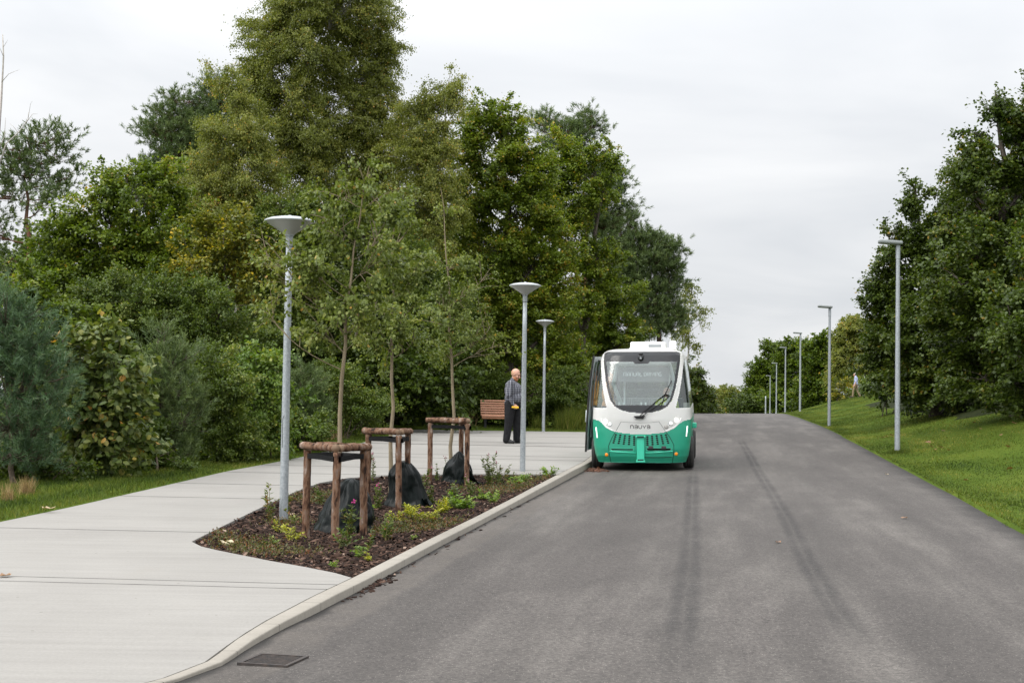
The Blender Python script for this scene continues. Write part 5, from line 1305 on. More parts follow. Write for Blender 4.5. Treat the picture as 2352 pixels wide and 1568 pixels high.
def person(label, loc, rotz, h, J, torso, shirt_m, trouser_m, shoe_m, group=None, tilt=0.0, turn=0.0, sleeves='long', hair=None, beard=None, hands=True, rot=None):
    o = thing('person', label, 'person', loc, rotz, group); k = h / 1.8
    S = lambda p: Vector(p) * k
    body = bmesh.new()
    hc = S(J['head']); Pf = head(body, hc, tilt, turn, k * J.get('hs', 1))
    seg(body, S(J['neck']), hc + Vector((0, .02, -.05)) * k, .062 * k, .058 * k)
    for c, r in torso: ball(body, S(c), k, r[0] * .93, r[1] * .93, r[2] * .95)
    for s in ('l', 'r'):
        seg(body, S(J['sho_' + s]), S(J['elb_' + s]), .052 * k, .042 * k); seg(body, S(J['elb_' + s]), S(J['wri_' + s]), .041 * k, .028 * k)
        seg(body, S(J['hip_' + s]), S(J['kne_' + s]), .088 * k, .058 * k); seg(body, S(J['kne_' + s]), S(J['ank_' + s]), .056 * k, .040 * k)
        f = Vector(J['toe_' + s]) - Vector(J['ank_' + s]); seg(body, S(J['ank_' + s]), S(Vector(J['ank_' + s]) + f * .8), .038 * k, .030 * k)
        d = Vector(J['wri_' + s]) - Vector(J['elb_' + s]); hd = Vector(J.get('hd_' + s, d))
        hand(body, S(J['wri_' + s]), hd, J.get('bk_' + s, (1 if s == 'l' else -1, 0, 0)), k * 1.05, J.get('curl_' + s, .45))
    remeshed('body', body, M_SKIN, o, .0085, 3)
    bm = bmesh.new()                                                                                   # shirt
    for c, r in torso: ball(bm, S(c), k, *r, u=24, v=16)
    for s in ('l', 'r'):
        seg(bm, S(J['sho_' + s]), S(J['elb_' + s]), .072 * k * J.get('fat', 1), .060 * k * J.get('fat', 1))
        if sleeves == 'long': seg(bm, S(J['elb_' + s]), S(Vector(J['elb_' + s]).lerp(Vector(J['wri_' + s]), .93)), .058 * k, .043 * k)
        seg(bm, S(J['sho_' + s]), S(Vector(J['neck']) + Vector((0, 0, -.05))), .07 * k, .062 * k)
    seg(bm, S(J['neck']), S(Vector(J['neck']) + Vector((0, 0, .025))), .072 * k, .068 * k)
    remeshed('shirt', bm, shirt_m, o, .011, 4)
    bm = bmesh.new()
    pc = (Vector(J['hip_l']) + Vector(J['hip_r'])) / 2
    ball(bm, S(pc + Vector((0, -.02 - max(0, torso[0][1][1] - .15) * .55, .03))), k, torso[0][1][0] * .98, torso[0][1][1] * .84, .14, u=20, v=14)
    for s in ('l', 'r'):
        seg(bm, S(J['hip_' + s]), S(J['kne_' + s]), .108 * k * J.get('fat', 1), .080 * k * J.get('fat', 1)); seg(bm, S(J['kne_' + s]), S(J['ank_' + s]), .078 * k * J.get('fat', 1), .064 * k * J.get('fat', 1))
    remeshed('trousers', bm, trouser_m, o, .012, 4)
    for s in ('l', 'r'):
        bm = bmesh.new(); a = Vector(J['ank_' + s]); f = Vector(J['toe_' + s])
        seg(bm, S(a + Vector((0, 0, -.005))), S(a + (a - f) * .22 + Vector((0, 0, -.035))), .050 * k, .046 * k); seg(bm, S(a + (a - f) * .15 + Vector((0, 0, -.04))), S(f), .046 * k, .040 * k); seg(bm, S(a), S(a.lerp(f, .6) + Vector((0, 0, .0))), .048 * k, .040 * k)
        sh = remeshed('shoe', bm, shoe_m, o, .009, 3)
    for s in (-1, 1):
        bm = bmesh.new(); ball(bm, Pf(s * .031, -.088, .016), .011 * k, 1, .6, .8); obj('eye', bm, M_EYE, o, True)
    if hair:
        bm = bmesh.new()
        for (c, r, sc_) in hair[1]: ball(bm, Pf(*c), r * k * J.get('hs', 1), *sc_, Matrix.Rotation(turn, 3, 'Z') @ Matrix.Rotation(tilt, 3, 'X'))
        remeshed('hair', bm, hair[0], o, .008, 2)
    if beard:
        bm = bmesh.new()
        for (c, r, sc_) in beard[1]: ball(bm, Pf(*c), r * k * J.get('hs', 1), *sc_, Matrix.Rotation(turn, 3, 'Z') @ Matrix.Rotation(tilt, 3, 'X'))
        remeshed('beard', bm, beard[0], o, .008, 2)
    return o
def check_mat():
    m = bpy.data.materials.new('checked_shirt'); m.use_nodes = True; t = m.node_tree; p = t.nodes['Principled BSDF']
    g = N(t, 'ShaderNodeTexCoord'); s = N(t, 'ShaderNodeSeparateXYZ'); L(t, g.outputs['Object'], s.inputs[0])
    def line(c, per, w): return MATH(t, 'LESS_THAN', MATH(t, 'PINGPONG', c, per / 2), w / 2)
    ang = MATH(t, 'MULTIPLY', MATH(t, 'ARCTAN2', s.outputs[0], s.outputs[1]), .24)
    v = line(ang, .062, .020); h_ = line(s.outputs[2], .060, .016); v2 = line(MATH(t, 'ADD', ang, .031), .062, .007)
    f = MATH(t, 'MULTIPLY', MATH(t, 'ADD', MATH(t, 'ADD', v, v2), MATH(t, 'MULTIPLY', h_, .45)), .45, clamp=True)
    x = N(t, 'ShaderNodeMix', data_type='RGBA'); L(t, f, x.inputs[0]); x.inputs[6].default_value = (.016, .018, .028, 1); x.inputs[7].default_value = (.40, .40, .44, 1)
    L(t, x.outputs[2], p.inputs['Base Color']); p.inputs['Roughness'].default_value = .85; p.inputs['Specular IOR Level'].default_value = .2
    n = N(t, 'ShaderNodeTexNoise'); n.inputs['Scale'].default_value = 9; n.inputs['Detail'].default_value = 3; L(t, g.outputs['Object'], n.inputs['Vector'])
    b = N(t, 'ShaderNodeBump'); b.inputs['Strength'].default_value = .5; b.inputs['Distance'].default_value = .03; L(t, n.outputs[0], b.inputs['Height']); L(t, b.outputs[0], p.inputs['Normal'])
    return m
M_BLACKCLOTH = mat('black_trousers', (.012, .012, .013), .9, (.022, .022, .024), 14, .5, 10, spec=.15)
M_SHOE = mat('black_shoe', (.012, .012, .012), .55)
mp_ = gpt(1175, 1018, z_pave, 20)
hh = 171 * mp_.y / F_PX * 1.0
J = dict(fat=1.35, hs=1.12, head=(0, -.075, 1.665), neck=(0, -.015, 1.515), sho_l=(.21, 0, 1.44), sho_r=(-.22, .01, 1.43), elb_l=(.30, -.02, 1.16), elb_r=(-.30, .045, 1.16), wri_l=(.27, -.16, .97), wri_r=(-.275, -.07, .935),
         hd_r=(.05, -.75, -.55), bk_r=(-1, 0, 0), curl_r=.75, hd_l=(0, -.5, -.8), hip_l=(.105, -.03, .93), hip_r=(-.105, .03, .93), kne_l=(.13, -.11, .51), kne_r=(-.12, .06, .50), ank_l=(.15, -.10, .085), ank_r=(-.13, .11, .085), toe_l=(.19, -.28, .042), toe_r=(-.16, -.07, .042))
TOR = [((0, -.065, 1.09), (.245, .25, .20)), ((0, -.03, 1.27), (.255, .22, .22)), ((0, .01, 1.40), (.225, .165, .12)), ((0, -.01, .97), (.22, .20, .13))]
M_BEARD = mat('ginger_beard', (.30, .11, .045), .9, (.40, .17, .08), 40)
M_FAIR = mat('cropped_hair', (.36, .19, .11), .8, (.46, .27, .17), 50)
man = person('bearded man in checked shirt and black trousers standing by a lamp post looking down', mp_, R(82), hh, J, TOR, check_mat(), M_BLACKCLOTH, M_SHOE, tilt=R(24), turn=R(-4),
             hair=(M_FAIR, [((0, .045, .02), .078, (1.0, .85, .75)), ((.055, .03, .0), .05, (.7, 1, 1)), ((-.055, .03, .0), .05, (.7, 1, 1))]),
             beard=(M_BEARD, [((0, -.062, -.098), .046, (1.15, .9, 1.0)), ((.045, -.030, -.075), .036, (.7, 1.1, 1.2)), ((-.045, -.030, -.075), .036, (.7, 1.1, 1.2)), ((0, -.092, -.050), .018, (1.6, .6, .5)), ((0, -.07, -.135), .03, (1, .8, .9))]))
k_ = hh / 1.8
bm = bmesh.new(); box(bm, 0, 0, 0, .035, .19, .05, bev=.01)
tl = obj('pocket_torch', bm, mat('yellow_plastic', (.70, .42, .02), .45)); hw = Matrix.Rotation(R(82), 4, 'Z') @ (Vector((-.285, -.115, .875)) * k_)
tl.location = Vector(mp_) + hw; tl.rotation_euler = (R(4), 0, R(82)); tag(tl, 'yellow hand tool gripped by the man in the checked shirt', 'hand tool')
# man walking on the bank, seen from behind
wp = at(1966, 919, 104); wp.z = z_ground(wp.x, wp.y)
Jw = dict(head=(0, -.10, 1.66), neck=(0, -.035, 1.52), sho_l=(.19, -.01, 1.44), sho_r=(-.19, -.01, 1.44), elb_l=(.25, .06, 1.16), elb_r=(-.25, -.04, 1.16), wri_l=(.26, -.02, .93), wri_r=(-.26, -.18, .95),
          hip_l=(.10, 0, .93), hip_r=(-.10, 0, .93), kne_l=(.10, -.17, .52), kne_r=(-.10, .06, .50), ank_l=(.10, -.21, .09), ank_r=(-.10, .27, .13), toe_l=(.11, -.39, .045), toe_r=(-.11, .13, .045))
TORw = [((0, -.01, 1.02), (.18, .145, .19)), ((0, 0, 1.28), (.195, .14, .22)), ((0, 0, 1.40), (.19, .115, .11))]
person('grey haired man in pale blue shirt and khaki trousers walking away over the grass bank', wp, R(-118), 1.80, Jw, TORw, mat('pale_blue_shirt', (.30, .33, .50), .85, (.36, .39, .56), 10), mat('khaki_trousers', (.20, .145, .085), .9, (.24, .18, .11), 10), mat('brown_shoe', (.04, .03, .025), .7), tilt=R(14), sleeves='short',
       hair=(mat('grey_hair', (.42, .40, .38), .9), [((0, .04, .035), .086, (1.02, .95, .9)), ((0, .06, -.02), .07, (1.1, .8, .8))]))
bgp = wp + Vector((.24, -.16, .72))
bm = bmesh.new(); box(bm, 0, 0, 0, .12, .26, .26, bev=.05); tube(bm, [(0, -.08, .12), (0, -.05, .2), (0, .05, .2), (0, .08, .12)], .012, 6)
bg = obj('shoulder_bag', bm, mat('black_bag', (.015, .015, .017), .7)); bg.location = bgp; bg.rotation_euler = (0, 0, R(-20)); tag(bg, 'black bag hanging at the hip of the walking man', 'bag')
# in the shuttle
BM = Matrix.LocRotScale(BUS.location, BUS.rotation_euler, BUS.scale)
Jd = dict(head=(0, -.04, 1.30), neck=(0, 0, 1.155), sho_l=(.19, 0, 1.08), sho_r=(-.19, 0, 1.08), elb_l=(.26, -.10, .82), elb_r=(-.26, -.10, .82), wri_l=(.16, -.32, .78), wri_r=(-.16, -.32, .78),
          hip_l=(.11, .02, .55), hip_r=(-.11, .02, .55), kne_l=(.14, -.42, .56), kne_r=(-.14, -.42, .56), ank_l=(.14, -.42, .11), ank_r=(-.14, -.42, .11), toe_l=(.15, -.60, .045), toe_r=(-.15, -.60, .045))
TORd = [((0, .01, .66), (.19, .16, .17)), ((0, 0, .90), (.20, .15, .21)), ((0, 0, 1.03), (.19, .12, .11))]
person('attendant in a yellow safety vest seated inside the shuttle behind the windscreen', BM @ Vector((.44, 2.48, .315)), R(-8), 1.78, Jd, TORd, mat('hi_vis_yellow', (.55, .72, .06), .7), M_BLACKCLOTH, M_SHOE, hair=(mat('brown_hair', (.06, .04, .03), .9), [((0, .035, .04), .088, (1.0, 1, .95))]))
Jp = dict(J); Jp.update(fat=1.0, hs=1.0, head=(0, -.05, 1.67), sho_l=(.19, 0, 1.45), sho_r=(-.19, 0, 1.45), elb_l=(.24, -.02, 1.17), elb_r=(-.24, -.02, 1.17), wri_l=(.23, -.14, .95), wri_r=(-.23, -.14, .95), kne_l=(.10, -.03, .5), kne_r=(-.10, .02, .5), ank_l=(.10, 0, .085), ank_r=(-.10, .04, .085), toe_l=(.12, -.18, .042), toe_r=(-.12, -.14, .042))
person('passenger in an ochre jacket standing in the doorway of the shuttle behind its open door', BM @ Vector((-.83, 2.02, .315)), R(70), 1.76, Jp, TORw, mat('ochre_jacket', (.42, .20, .05), .85, (.50, .25, .07), 8, .4, 9), M_BLACKCLOTH, M_SHOE, tilt=R(8),
       hair=(MATS['brown_hair'], [((0, .035, .04), .090, (1.0, 1, .95)), ((0, .06, -.03), .07, (1.1, .8, .9))]))
# ------------------------------------------------------------------ lamps
M_GALV = mat('galvanised_steel', (.27, .295, .31), .5, (.38, .405, .42), 30, .12, 60, metal=.35, detail=8)
M_DISC = mat('lamp_disc', (.40, .42, .43), .4)
M_CONE = mat('frosted_cone', (.38, .385, .385), .35)
M_SEAM = mat('seam', (.05, .052, .055), .7)
M_GALVD = mat('weathered_steel', (.25, .27, .285), .5, (.36, .38, .40), 24, .12, 50, metal=.35)
def disc_lamp(base, top_px, d, label):
    o = thing('street_lamp', label, 'street lamp', base, group='disc lamps along the footpath')
    tp = at(top_px[0], top_px[1], d); H = tp.z - base.z
    lean = Vector((tp.x - base.x, 0, 0)) * .25
    k = H / 4.0
    bm = bmesh.new(); lathe(bm, [(.057, -.2), (.057, .0), (.055, .6), (.051, 1.6), (.045, 3.0), (.041, 3.62), (0, 3.62)], 28); obj('pole', bm, M_GALV, o, True)
    bm = bmesh.new(); lathe(bm, [(.048, 3.605), (.048, 3.72), (.051, 3.735), (.062, 3.75), (.058, 3.76), (0, 3.76)], 28); obj('collar', bm, M_GALVD, o, True)
    bm = bmesh.new(); lathe(bm, [(.046, 3.598), (.0475, 3.599), (.0475, 3.608), (.046, 3.609)], 24); obj('joint_ring', bm, M_SEAM, o)
    bm = bmesh.new(); lathe(bm, [(.060, 3.752), (.085, 3.775), (.13, 3.805), (.20, 3.850), (.27, 3.895), (.312, 3.922)], 40); obj('lamp_shade', bm, M_CONE, o, True)
    bm = bmesh.new(); lathe(bm, [(.312, 3.922), (.330, 3.925), (.336, 3.934), (.330, 3.945), (.26, 3.972), (.16, 3.990), (.05, 3.998), (.02, 4.0), (.02, 4.015), (0, 4.018)], 40); obj('lamp_cap', bm, M_DISC, o, True)
    bm = bmesh.new(); tube(bm, [(-.030, -.046, .95), (-.030, -.044, 1.33)], .004, 4); tube(bm, [(-.030, -.044, 1.33), (-.012, -.052, 1.37)], .004, 4); obj('hatch_seam', bm, M_SEAM, o)
    o.scale = (k, k, k)
    o.rotation_euler = (0, math.atan2(lean.x, H), 0)
    return o
def z_bedp(x, y): return z_bed(x, y)
b1 = bedpt(651, 1194); disc_lamp(b1, (668, 497), b1.y, 'nearest disc lamp post, standing in the bark bed beside the log frames')
b2 = bedpt(1200, 1092); disc_lamp(b2, (1208, 649), b2.y, 'middle disc lamp post, in front of the man in the checked shirt')
b3 = gpt(1248, 991, z_ground, 48.2); disc_lamp(b3, (1253, 734), b3.y, 'farthest disc lamp post, on the grass beyond the paved square')
def arm_lamp(base, top_y, label, pole_only=False, w=1.0):
    o = thing('street_lamp', label, 'street lamp', base, group='flat headed lamps along the road')
    px = (base.x / base.y) * F_PX + W_PX / 2
    H = (at(px, top_y, base.y).z - base.z)
    bm = bmesh.new(); lathe(bm, [(.070 * w, -.3), (.068 * w, 0), (.065 * w, 1.2), (.057 * w, 3.0), (.048 * w, H - .5), (.044 * w, H - .06), (0, H - .06)], 24); obj('pole', bm, M_GALVD, o, True)
    if pole_only: return o
    bm = bmesh.new(); lathe(bm, [(.056, H - .46), (.056, H - .08), (.05, H - .06), (0, H - .05)], 20); obj('collar', bm, M_GALVD, o, True)
    bm = bmesh.new(); box(bm, -.20, -.02, H - .045, .58, .28, .095, rot=Matrix.Rotation(R(3.5), 3, 'Y'), bev=.035); hd = obj('lamp_head', bm, mat('lamp_head_grey', (.20, .215, .21), .5), o, True)
    bm = bmesh.new(); box(bm, -.26, -.02, H - .088, .36, .19, .012, rot=Matrix.Rotation(R(3.5), 3, 'Y'), bev=.004); obj('lens', bm, mat('lamp_lens', (.30, .31, .30), .25), hd)
    bm = bmesh.new(); tube(bm, [(.040, -.052, 1.0), (.040, -.052, 1.35)], .004, 4); obj('hatch_seam', bm, M_SEAM, o)
    return o
rl = [gpt(2061, 1040, z_ground, 25), gpt(1904.5, 978, z_ground, 40)]
arm_lamp(rl[0], 553, 'nearest flat headed lamp on the lawn at the right of the road')
arm_lamp(rl[1], 702, 'second flat headed lamp on the lawn, where the road starts to narrow')
for px, top, d, lb in ((1839, 763, 95.8, 'third flat headed lamp, at the crest on the lawn edge'), (1805, 797, 121, 'fourth flat headed lamp, half sunk behind the crest'), (1784.5, 833, 146, 'fifth flat headed lamp, beyond the crest'), (1770, 862, 171, 'sixth and smallest flat headed lamp beyond the crest')):
    x = (px - W_PX / 2) / F_PX * d
    b = Vector((x, d, z_ground(x, d))); arm_lamp(b, top, lb)
x = (1760 - W_PX / 2) / F_PX * 180; b = Vector((x, 180, z_ground(x, 180))); arm_lamp(b, 908, 'short bare pole farthest down the road beyond the crest', True, 1.5)

# ------------------------------------------------------------------ log frames around the young trees
def log_mat(name, flat=False):
    m = bpy.data.materials.new(name); m.use_nodes = True; t = m.node_tree; p = t.nodes['Principled BSDF']
    g = N(t, 'ShaderNodeTexCoord'); mp = N(t, 'ShaderNodeMapping'); mp.inputs['Scale'].default_value = (1, 1, .35); L(t, g.outputs['Object'], mp.inputs[0])
    n = N(t, 'ShaderNodeTexNoise'); n.inputs['Scale'].default_value = 13; n.inputs['Detail'].default_value = 6; n.inputs['Roughness'].default_value = .62; L(t, mp.outputs[0], n.inputs['Vector'])
    r = N(t, 'ShaderNodeValToRGB'); e = r.color_ramp.elements
    e[0].position = .38; e[0].color = (.022, .014, .011, 1); e[1].position = .66; e[1].color = (.33, .25, .20, 1)
    q = e.new(.46); q.color = (.115, .060, .037, 1); q = e.new(.53); q.color = (.18, .105, .066, 1); q = e.new(.60); q.color = (.17, .12, .095, 1)
    L(t, n.outputs[0], r.inputs[0]); L(t, r.outputs[0], p.inputs['Base Color']); p.inputs['Roughness'].default_value = .9; p.inputs['Specular IOR Level'].default_value = .15
    n2 = N(t, 'ShaderNodeTexNoise'); n2.inputs['Scale'].default_value = 30; n2.inputs['Detail'].default_value = 8; L(t, mp.outputs[0], n2.inputs['Vector'])
    b = N(t, 'ShaderNodeBump'); b.inputs['Strength'].default_value = 1; b.inputs['Distance'].default_value = .012; L(t, n2.outputs[0], b.inputs['Height']); L(t, b.outputs[0], p.inputs['Normal'])
    return m
M_LOG = log_mat('barked_log')
M_SAWN = mat('sawn_wood', (.17, .11, .07), .85, (.27, .18, .115), 9, .4, 30, stretch=(1, 1, .2))
M_STRAP = mat('black_strap', (.010, .010, .011), .8)
def rough_log(bm, a, b, r, seed, flat=1.0, sides=16):
    a, b = Vector(a), Vector(b); n = max(10, int((b - a).length / .035)); dirv = (b - a).normalized()
    u = dirv.orthogonal().normalized() if abs(dirv.z) > .5 else Vector((0, 0, 1)); w = dirv.cross(u); rings = []
    for i in range(n + 1):
        t = i / n; p = a.lerp(b, t)
        knot = 1 + .18 * max(0, mnoise.noise(Vector((seed * 3.1, t * (b - a).length * 4.5, 0))) - .25) * 3
        ring = []
        for k in range(sides):
            an = 2 * math.pi * k / sides; q = u * math.cos(an) * flat + w * math.sin(an)
            f = r * knot * (1 + .10 * mnoise.noise(Vector((math.cos(an) * 1.2 + seed, math.sin(an) * 1.2, t * (b - a).length * 9))) + .05 * mnoise.noise(Vector((math.cos(an) * 3, math.sin(an) * 3 + seed, t * (b - a).length * 30))))
            off = (u * mnoise.noise(Vector((seed, t * 1.7, 5))) + w * mnoise.noise(Vector((seed, t * 1.7, 9)))) * r * .35
            ring.append(bm.verts.new(p + q * f + off))
        rings.append(ring)
    for x, y in zip(rings, rings[1:]):
        for k in range(sides): bm.faces.new((x[k], x[(k + 1) % sides], y[(k + 1) % sides], y[k]))
    for ring, rev in ((rings[0], True), (rings[-1], False)):
        f = bm.faces.new(ring[::-1] if rev else ring); f.material_index = 1
def strap(bm, pts, h):
    vs = [(bm.verts.new(Vector(p) - Vector((0, 0, h / 2))), bm.verts.new(Vector(p) + Vector((0, 0, h / 2)))) for p in pts]
    for a, b in zip(vs, vs[1:]): bm.faces.new((a[0], b[0], b[1], a[1]))
    bmesh.ops.solidify(bm, geom=bm.faces[:], thickness=.006)
def frame(feet, tops, label, seed, tree):
    """feet: three ground points, tops: three top corners (corner logs meet there)"""
    c = sum((Vector(f) for f in feet), Vector()) / 3
    o = thing('tree_stake_frame', label, 'stake frame', c, group='log frames around the young trees')
    F_ = [Vector(f) - c for f in feet]; T_ = [Vector(q) - c for q in tops]
    for i in range(3):
        bm = bmesh.new(); rough_log(bm, F_[i] - Vector((0, 0, .12)), T_[i] - Vector((0, 0, .05)), .046, seed + i); obj('post', bm, [M_LOG, M_SAWN], o, True)
    ctr = sum(T_, Vector()) / 3
    for i, j in ((0, 1), (0, 2), (1, 2)):
        d_ = (T_[j] - T_[i]).normalized(); off = Vector((0, 0, .0 if (i, j) != (1, 2) else .0))
        outw = ((T_[i] + T_[j]) / 2 - ctr).normalized() * .018
        e0, e1 = (.07, .075) if i != 0 else (.0, .08)
        a = T_[i] - d_ * e0 + outw + off + (d_ * .055 if i == 0 and j == 2 else Vector()); b = T_[j] + d_ * e1 + outw + off
        if (i, j) == (1, 2): a = T_[i] + d_ * .10; b = T_[j] - d_ * .10
        bm = bmesh.new(); rough_log(bm, a, b, .050, seed + 5 + i * 2 + j, .92); obj('crossbar', bm, [M_LOG, M_SAWN], o, True)
    # sawn top boards
    bm = bmesh.new(); P = [q * .82 + ctr * .18 + Vector((0, 0, .036)) for q in T_]; vs = [bm.verts.new(p) for p in P]; bm.faces.new(vs); bmesh.ops.solidify(bm, geom=bm.faces[:], thickness=.018)
    obj('top_board', bm, M_SAWN, o)
    # black strap round the posts and round the stem
    zs = -.115
    bm = bmesh.new(); out = lambda q: q + (q - ctr).normalized() * .052 + Vector((0, 0, zs))
    strap(bm, [out(T_[1]) + Vector((0, .03, 0)), out(T_[1]), out(T_[1]).lerp(out(T_[0]), .5), out(T_[0]) + Vector((-.045, .01, -.01)), out(T_[0]) + Vector((.045, .01, -.012)), out(T_[0]).lerp(out(T_[2]), .55) + Vector((0, 0, .004)), out(T_[2]), out(T_[2]) + Vector((0, .03, .01))], .062)
    obj('strap', bm, M_STRAP, o)
    bm = bmesh.new(); tr = Vector(tree) - c; tr.z = T_[0].z + zs - .02
    strap(bm, [T_[1] + Vector((0, -.03, zs)), tr + Vector((-.03, -.05, 0)), tr + Vector((.03, -.05, -.01)), tr + Vector((.04, .0, -.01)), T_[2] + Vector((0, -.02, zs))], .062)
    obj('tree_tie', bm, M_STRAP, o)
    return o
def tri(center, side, ang, zf): return [Vector((center[0] + side / 1.732 * math.sin(ang + k), center[1] - side / 1.732 * math.cos(ang + k), 0)) for k in (0, -R(120), R(120))]
def place_frame(front_px, left_px, right_px, top_y, label, seed, tree, depth2=(.62, .66)):
    f = bedpt(*front_px); s = f.y / F_PX
    l = Vector((at(left_px, 1000, f.y + depth2[0]).x, f.y + depth2[0], 0)); r = Vector((at(right_px, 1000, f.y + depth2[1]).x, f.y + depth2[1], 0))
    feet = [f, l, r]
    for q in feet: q.z = z_bed(q.x, q.y)
    ztop = at(front_px[0], top_y, f.y).z
    cc = sum(feet, Vector()) / 3
    tops = [Vector((q.x + (cc.x - q.x) * .02, q.y + (cc.y - q.y) * .02, ztop)) for q in feet]
    return frame(feet, tops, label, seed, tree)
FR = [place_frame((770, 1241), 706, 838, 1029, 'nearest and largest log frame, with bark stripped reddish posts', 1, TB[0]),
      place_frame((914, 1173), 846, 938, 992, 'middle log frame, its front post before the fullest bag', 21, TB[1], (.55, .75)),
      place_frame((1072, 1117), 988, 1060, 966, 'farthest log frame, nearest to the paved square', 41, TB[2], (.15, .85))]

# ------------------------------------------------------------------ dark watering bags slumped round the stems
M_TARP = mat('black_tarpaulin', (.003, .0042, .004), .33, (.0045, .0075, .007), 5, .10, 40, spec=.12)
def bag(loc, w, dep, h, peak, seed, label, loop=None, skirt=None, pw=(2.4, .55)):
    o = thing('watering_bag', label, 'watering bag', loc, group='dark watering bags at the young trees')
    nA, nH = 96, 40; bm = bmesh.new(); rings = []
    rs = np.random.default_rng(seed); ph = rs.uniform(0, 6.28, 8); fr = [3, 5, 7, 9, 13, 4, 6, 11]
    for i in range(nH + 1):
        t = i / nH; ring = []
        prof_ = (1 - t ** pw[0]) ** pw[1] * (1 + .10 * math.sin(t * 6 + ph[0])) * (1 + .16 * max(0, .14 - t) / .14)
        for k in range(nA):
            a = 2 * math.pi * k / nA
            fold = sum(math.sin(fr[q] * a + ph[q] + t * (2.5 - q * .7)) * (.036 / (1 + q * .35)) for q in range(8)) * (.5 + .9 * t)
            q1 = mnoise.noise(Vector((math.cos(a) * 1.5 + seed, math.sin(a) * 1.5, t * 1.9))); q2 = mnoise.noise(Vector((math.cos(a) * 3.0, math.sin(a) * 3.0 + seed, t * 3.6 + .8 * math.cos(a)))); q3 = mnoise.noise(Vector((math.cos(a) * 4.2 + seed, math.sin(a) * 4.2, t * 1.2)))
            crease = .34 * (.20 - abs(q1)) * (.4 + t) + .09 * (.2 - abs(q2)) + .15 * (.2 - abs(q3)) * (.3 + t) - .08 * max(0, q1)
            rr = max(.02, prof_ * (1 + fold + crease))
            x = math.cos(a) * rr * w / 2 + peak[0] * t; y = math.sin(a) * rr * dep / 2 + peak[1] * t
            z = h * (t - .03 * math.sin(3 * a + ph[1]) * (1 - t)) + .03 * mnoise.noise(Vector((x * 6, y * 6, t * 4)))
            if i == 0: z = -.03
            ring.append(bm.verts.new((x, y, z)))
        rings.append(ring)
    for a, b in zip(rings, rings[1:]):
        for k in range(nA): bm.faces.new((a[k], a[(k + 1) % nA], b[(k + 1) % nA], b[k]))
    bm.faces.new(rings[-1])
    obj('sack', bm, M_TARP, o, True)
    if skirt:                                                    # spread corner of the sheet on the ground
        bm = bmesh.new(); A = []
        for i in range(9):
            t = i / 8; row_ = []
            for j in range(7):
                s = j / 6 - .5
                p = Vector(skirt[0]).lerp(Vector(skirt[1]), t) + Vector((-.2, .5, 0)).normalized() * s * (skirt[2] * (1 - .55 * t)); p.z += (1 - t) ** 2 * skirt[3] + .02 * math.sin(s * 9 + t * 5)
                row_.append(bm.verts.new(p))
            A.append(row_)
        for a, b in zip(A, A[1:]):
            for j in range(6): bm.faces.new((a[j], a[j + 1], b[j + 1], b[j]))
        bmesh.ops.solidify(bm, geom=bm.faces[:], thickness=.006); obj('flap', bm, M_TARP, o, True)
    if loop:
        bm = bmesh.new(); c = Vector(loop); tube(bm, [c + Vector((.075 * math.sin(q * .63), -.02 * math.cos(q * .5), .085 * math.cos(q * .63))) for q in range(11)], .016, 8); obj('handle', bm, M_STRAP, o, True)
    return o
p = bedpt(778, 1226); p.y += .42
bag(p, .66, .62, .66, (.10, .05), 3, 'lowest dark watering bag, hunched in the nearest log frame with a strap handle', (.27, -.12, .30), ((.22, -.25, 0), (.40, -.42, .01), .34, .12), (2.6, .60))
p = bedpt(933, 1166); p.y += .30
bag(p, .62, .58, .70, (-.07, .0), 8, 'fullest dark watering bag, standing in the middle log frame', None, ((.24, -.2, 0), (.42, -.30, .01), .34, .14))
p = bedpt(1048, 1112); p.y += .30
bag(p, .56, .52, .60, (.04, .0), 14, 'dark watering bag sagging in the farthest log frame', None, ((.25, -.1, 0), (.50, -.22, .01), .3, .14), (1.7, .7))

# ------------------------------------------------------------------ bench
M_SLAT = mat('oiled_bench_wood', (.34, .15, .08), .55, (.45, .22, .125), 7, .2, 20, stretch=(.3, 3, 3))
bc = at(1147, 980, 49.3); bc.z = z_ground(bc.x, bc.y)
BN = thing('park_bench', 'slatted reddish wooden bench on dark legs, standing behind the man in the checked shirt', 'bench', bc, R(6))
BWD = 1.30
prof_b = [(-.50, .36, 100), (-.46, .43, 40), (-.36, .455, 8), (-.25, .455, 0), (-.14, .445, -2), (.0, .46, 35), (.06, .54, 62), (.10, .62, 68), (.135, .70, 70), (.17, .78, 72), (.20, .86, 74), (.225, .94, 76)]
for y, z, a in prof_b:
    bm = bmesh.new(); box(bm, 0, y, z, BWD, .060, .028, rot=Matrix.Rotation(R(a), 3, 'X'), bev=.008); obj('slat', bm, M_SLAT, BN)
for sx in (-.5, .5):
    bm = bmesh.new(); tube(bm, [(sx, -.42, .40), (sx, -.2, .42), (sx, 0, .43), (sx, .12, .62), (sx, .24, .95)], .02, 6); box(bm, sx, -.15, .22, .09, .10, .42, bev=.01); box(bm, sx, -.12, .01, .12, .5, .03, bev=.005); obj('leg', bm, mat('black_steel', (.012, .012, .013), .5), BN)
bm = bmesh.new(); box(bm, 0, -.15, .36, 1.0, .06, .06, bev=.01); obj('crossbeam', bm, MATS['black_steel'], BN)

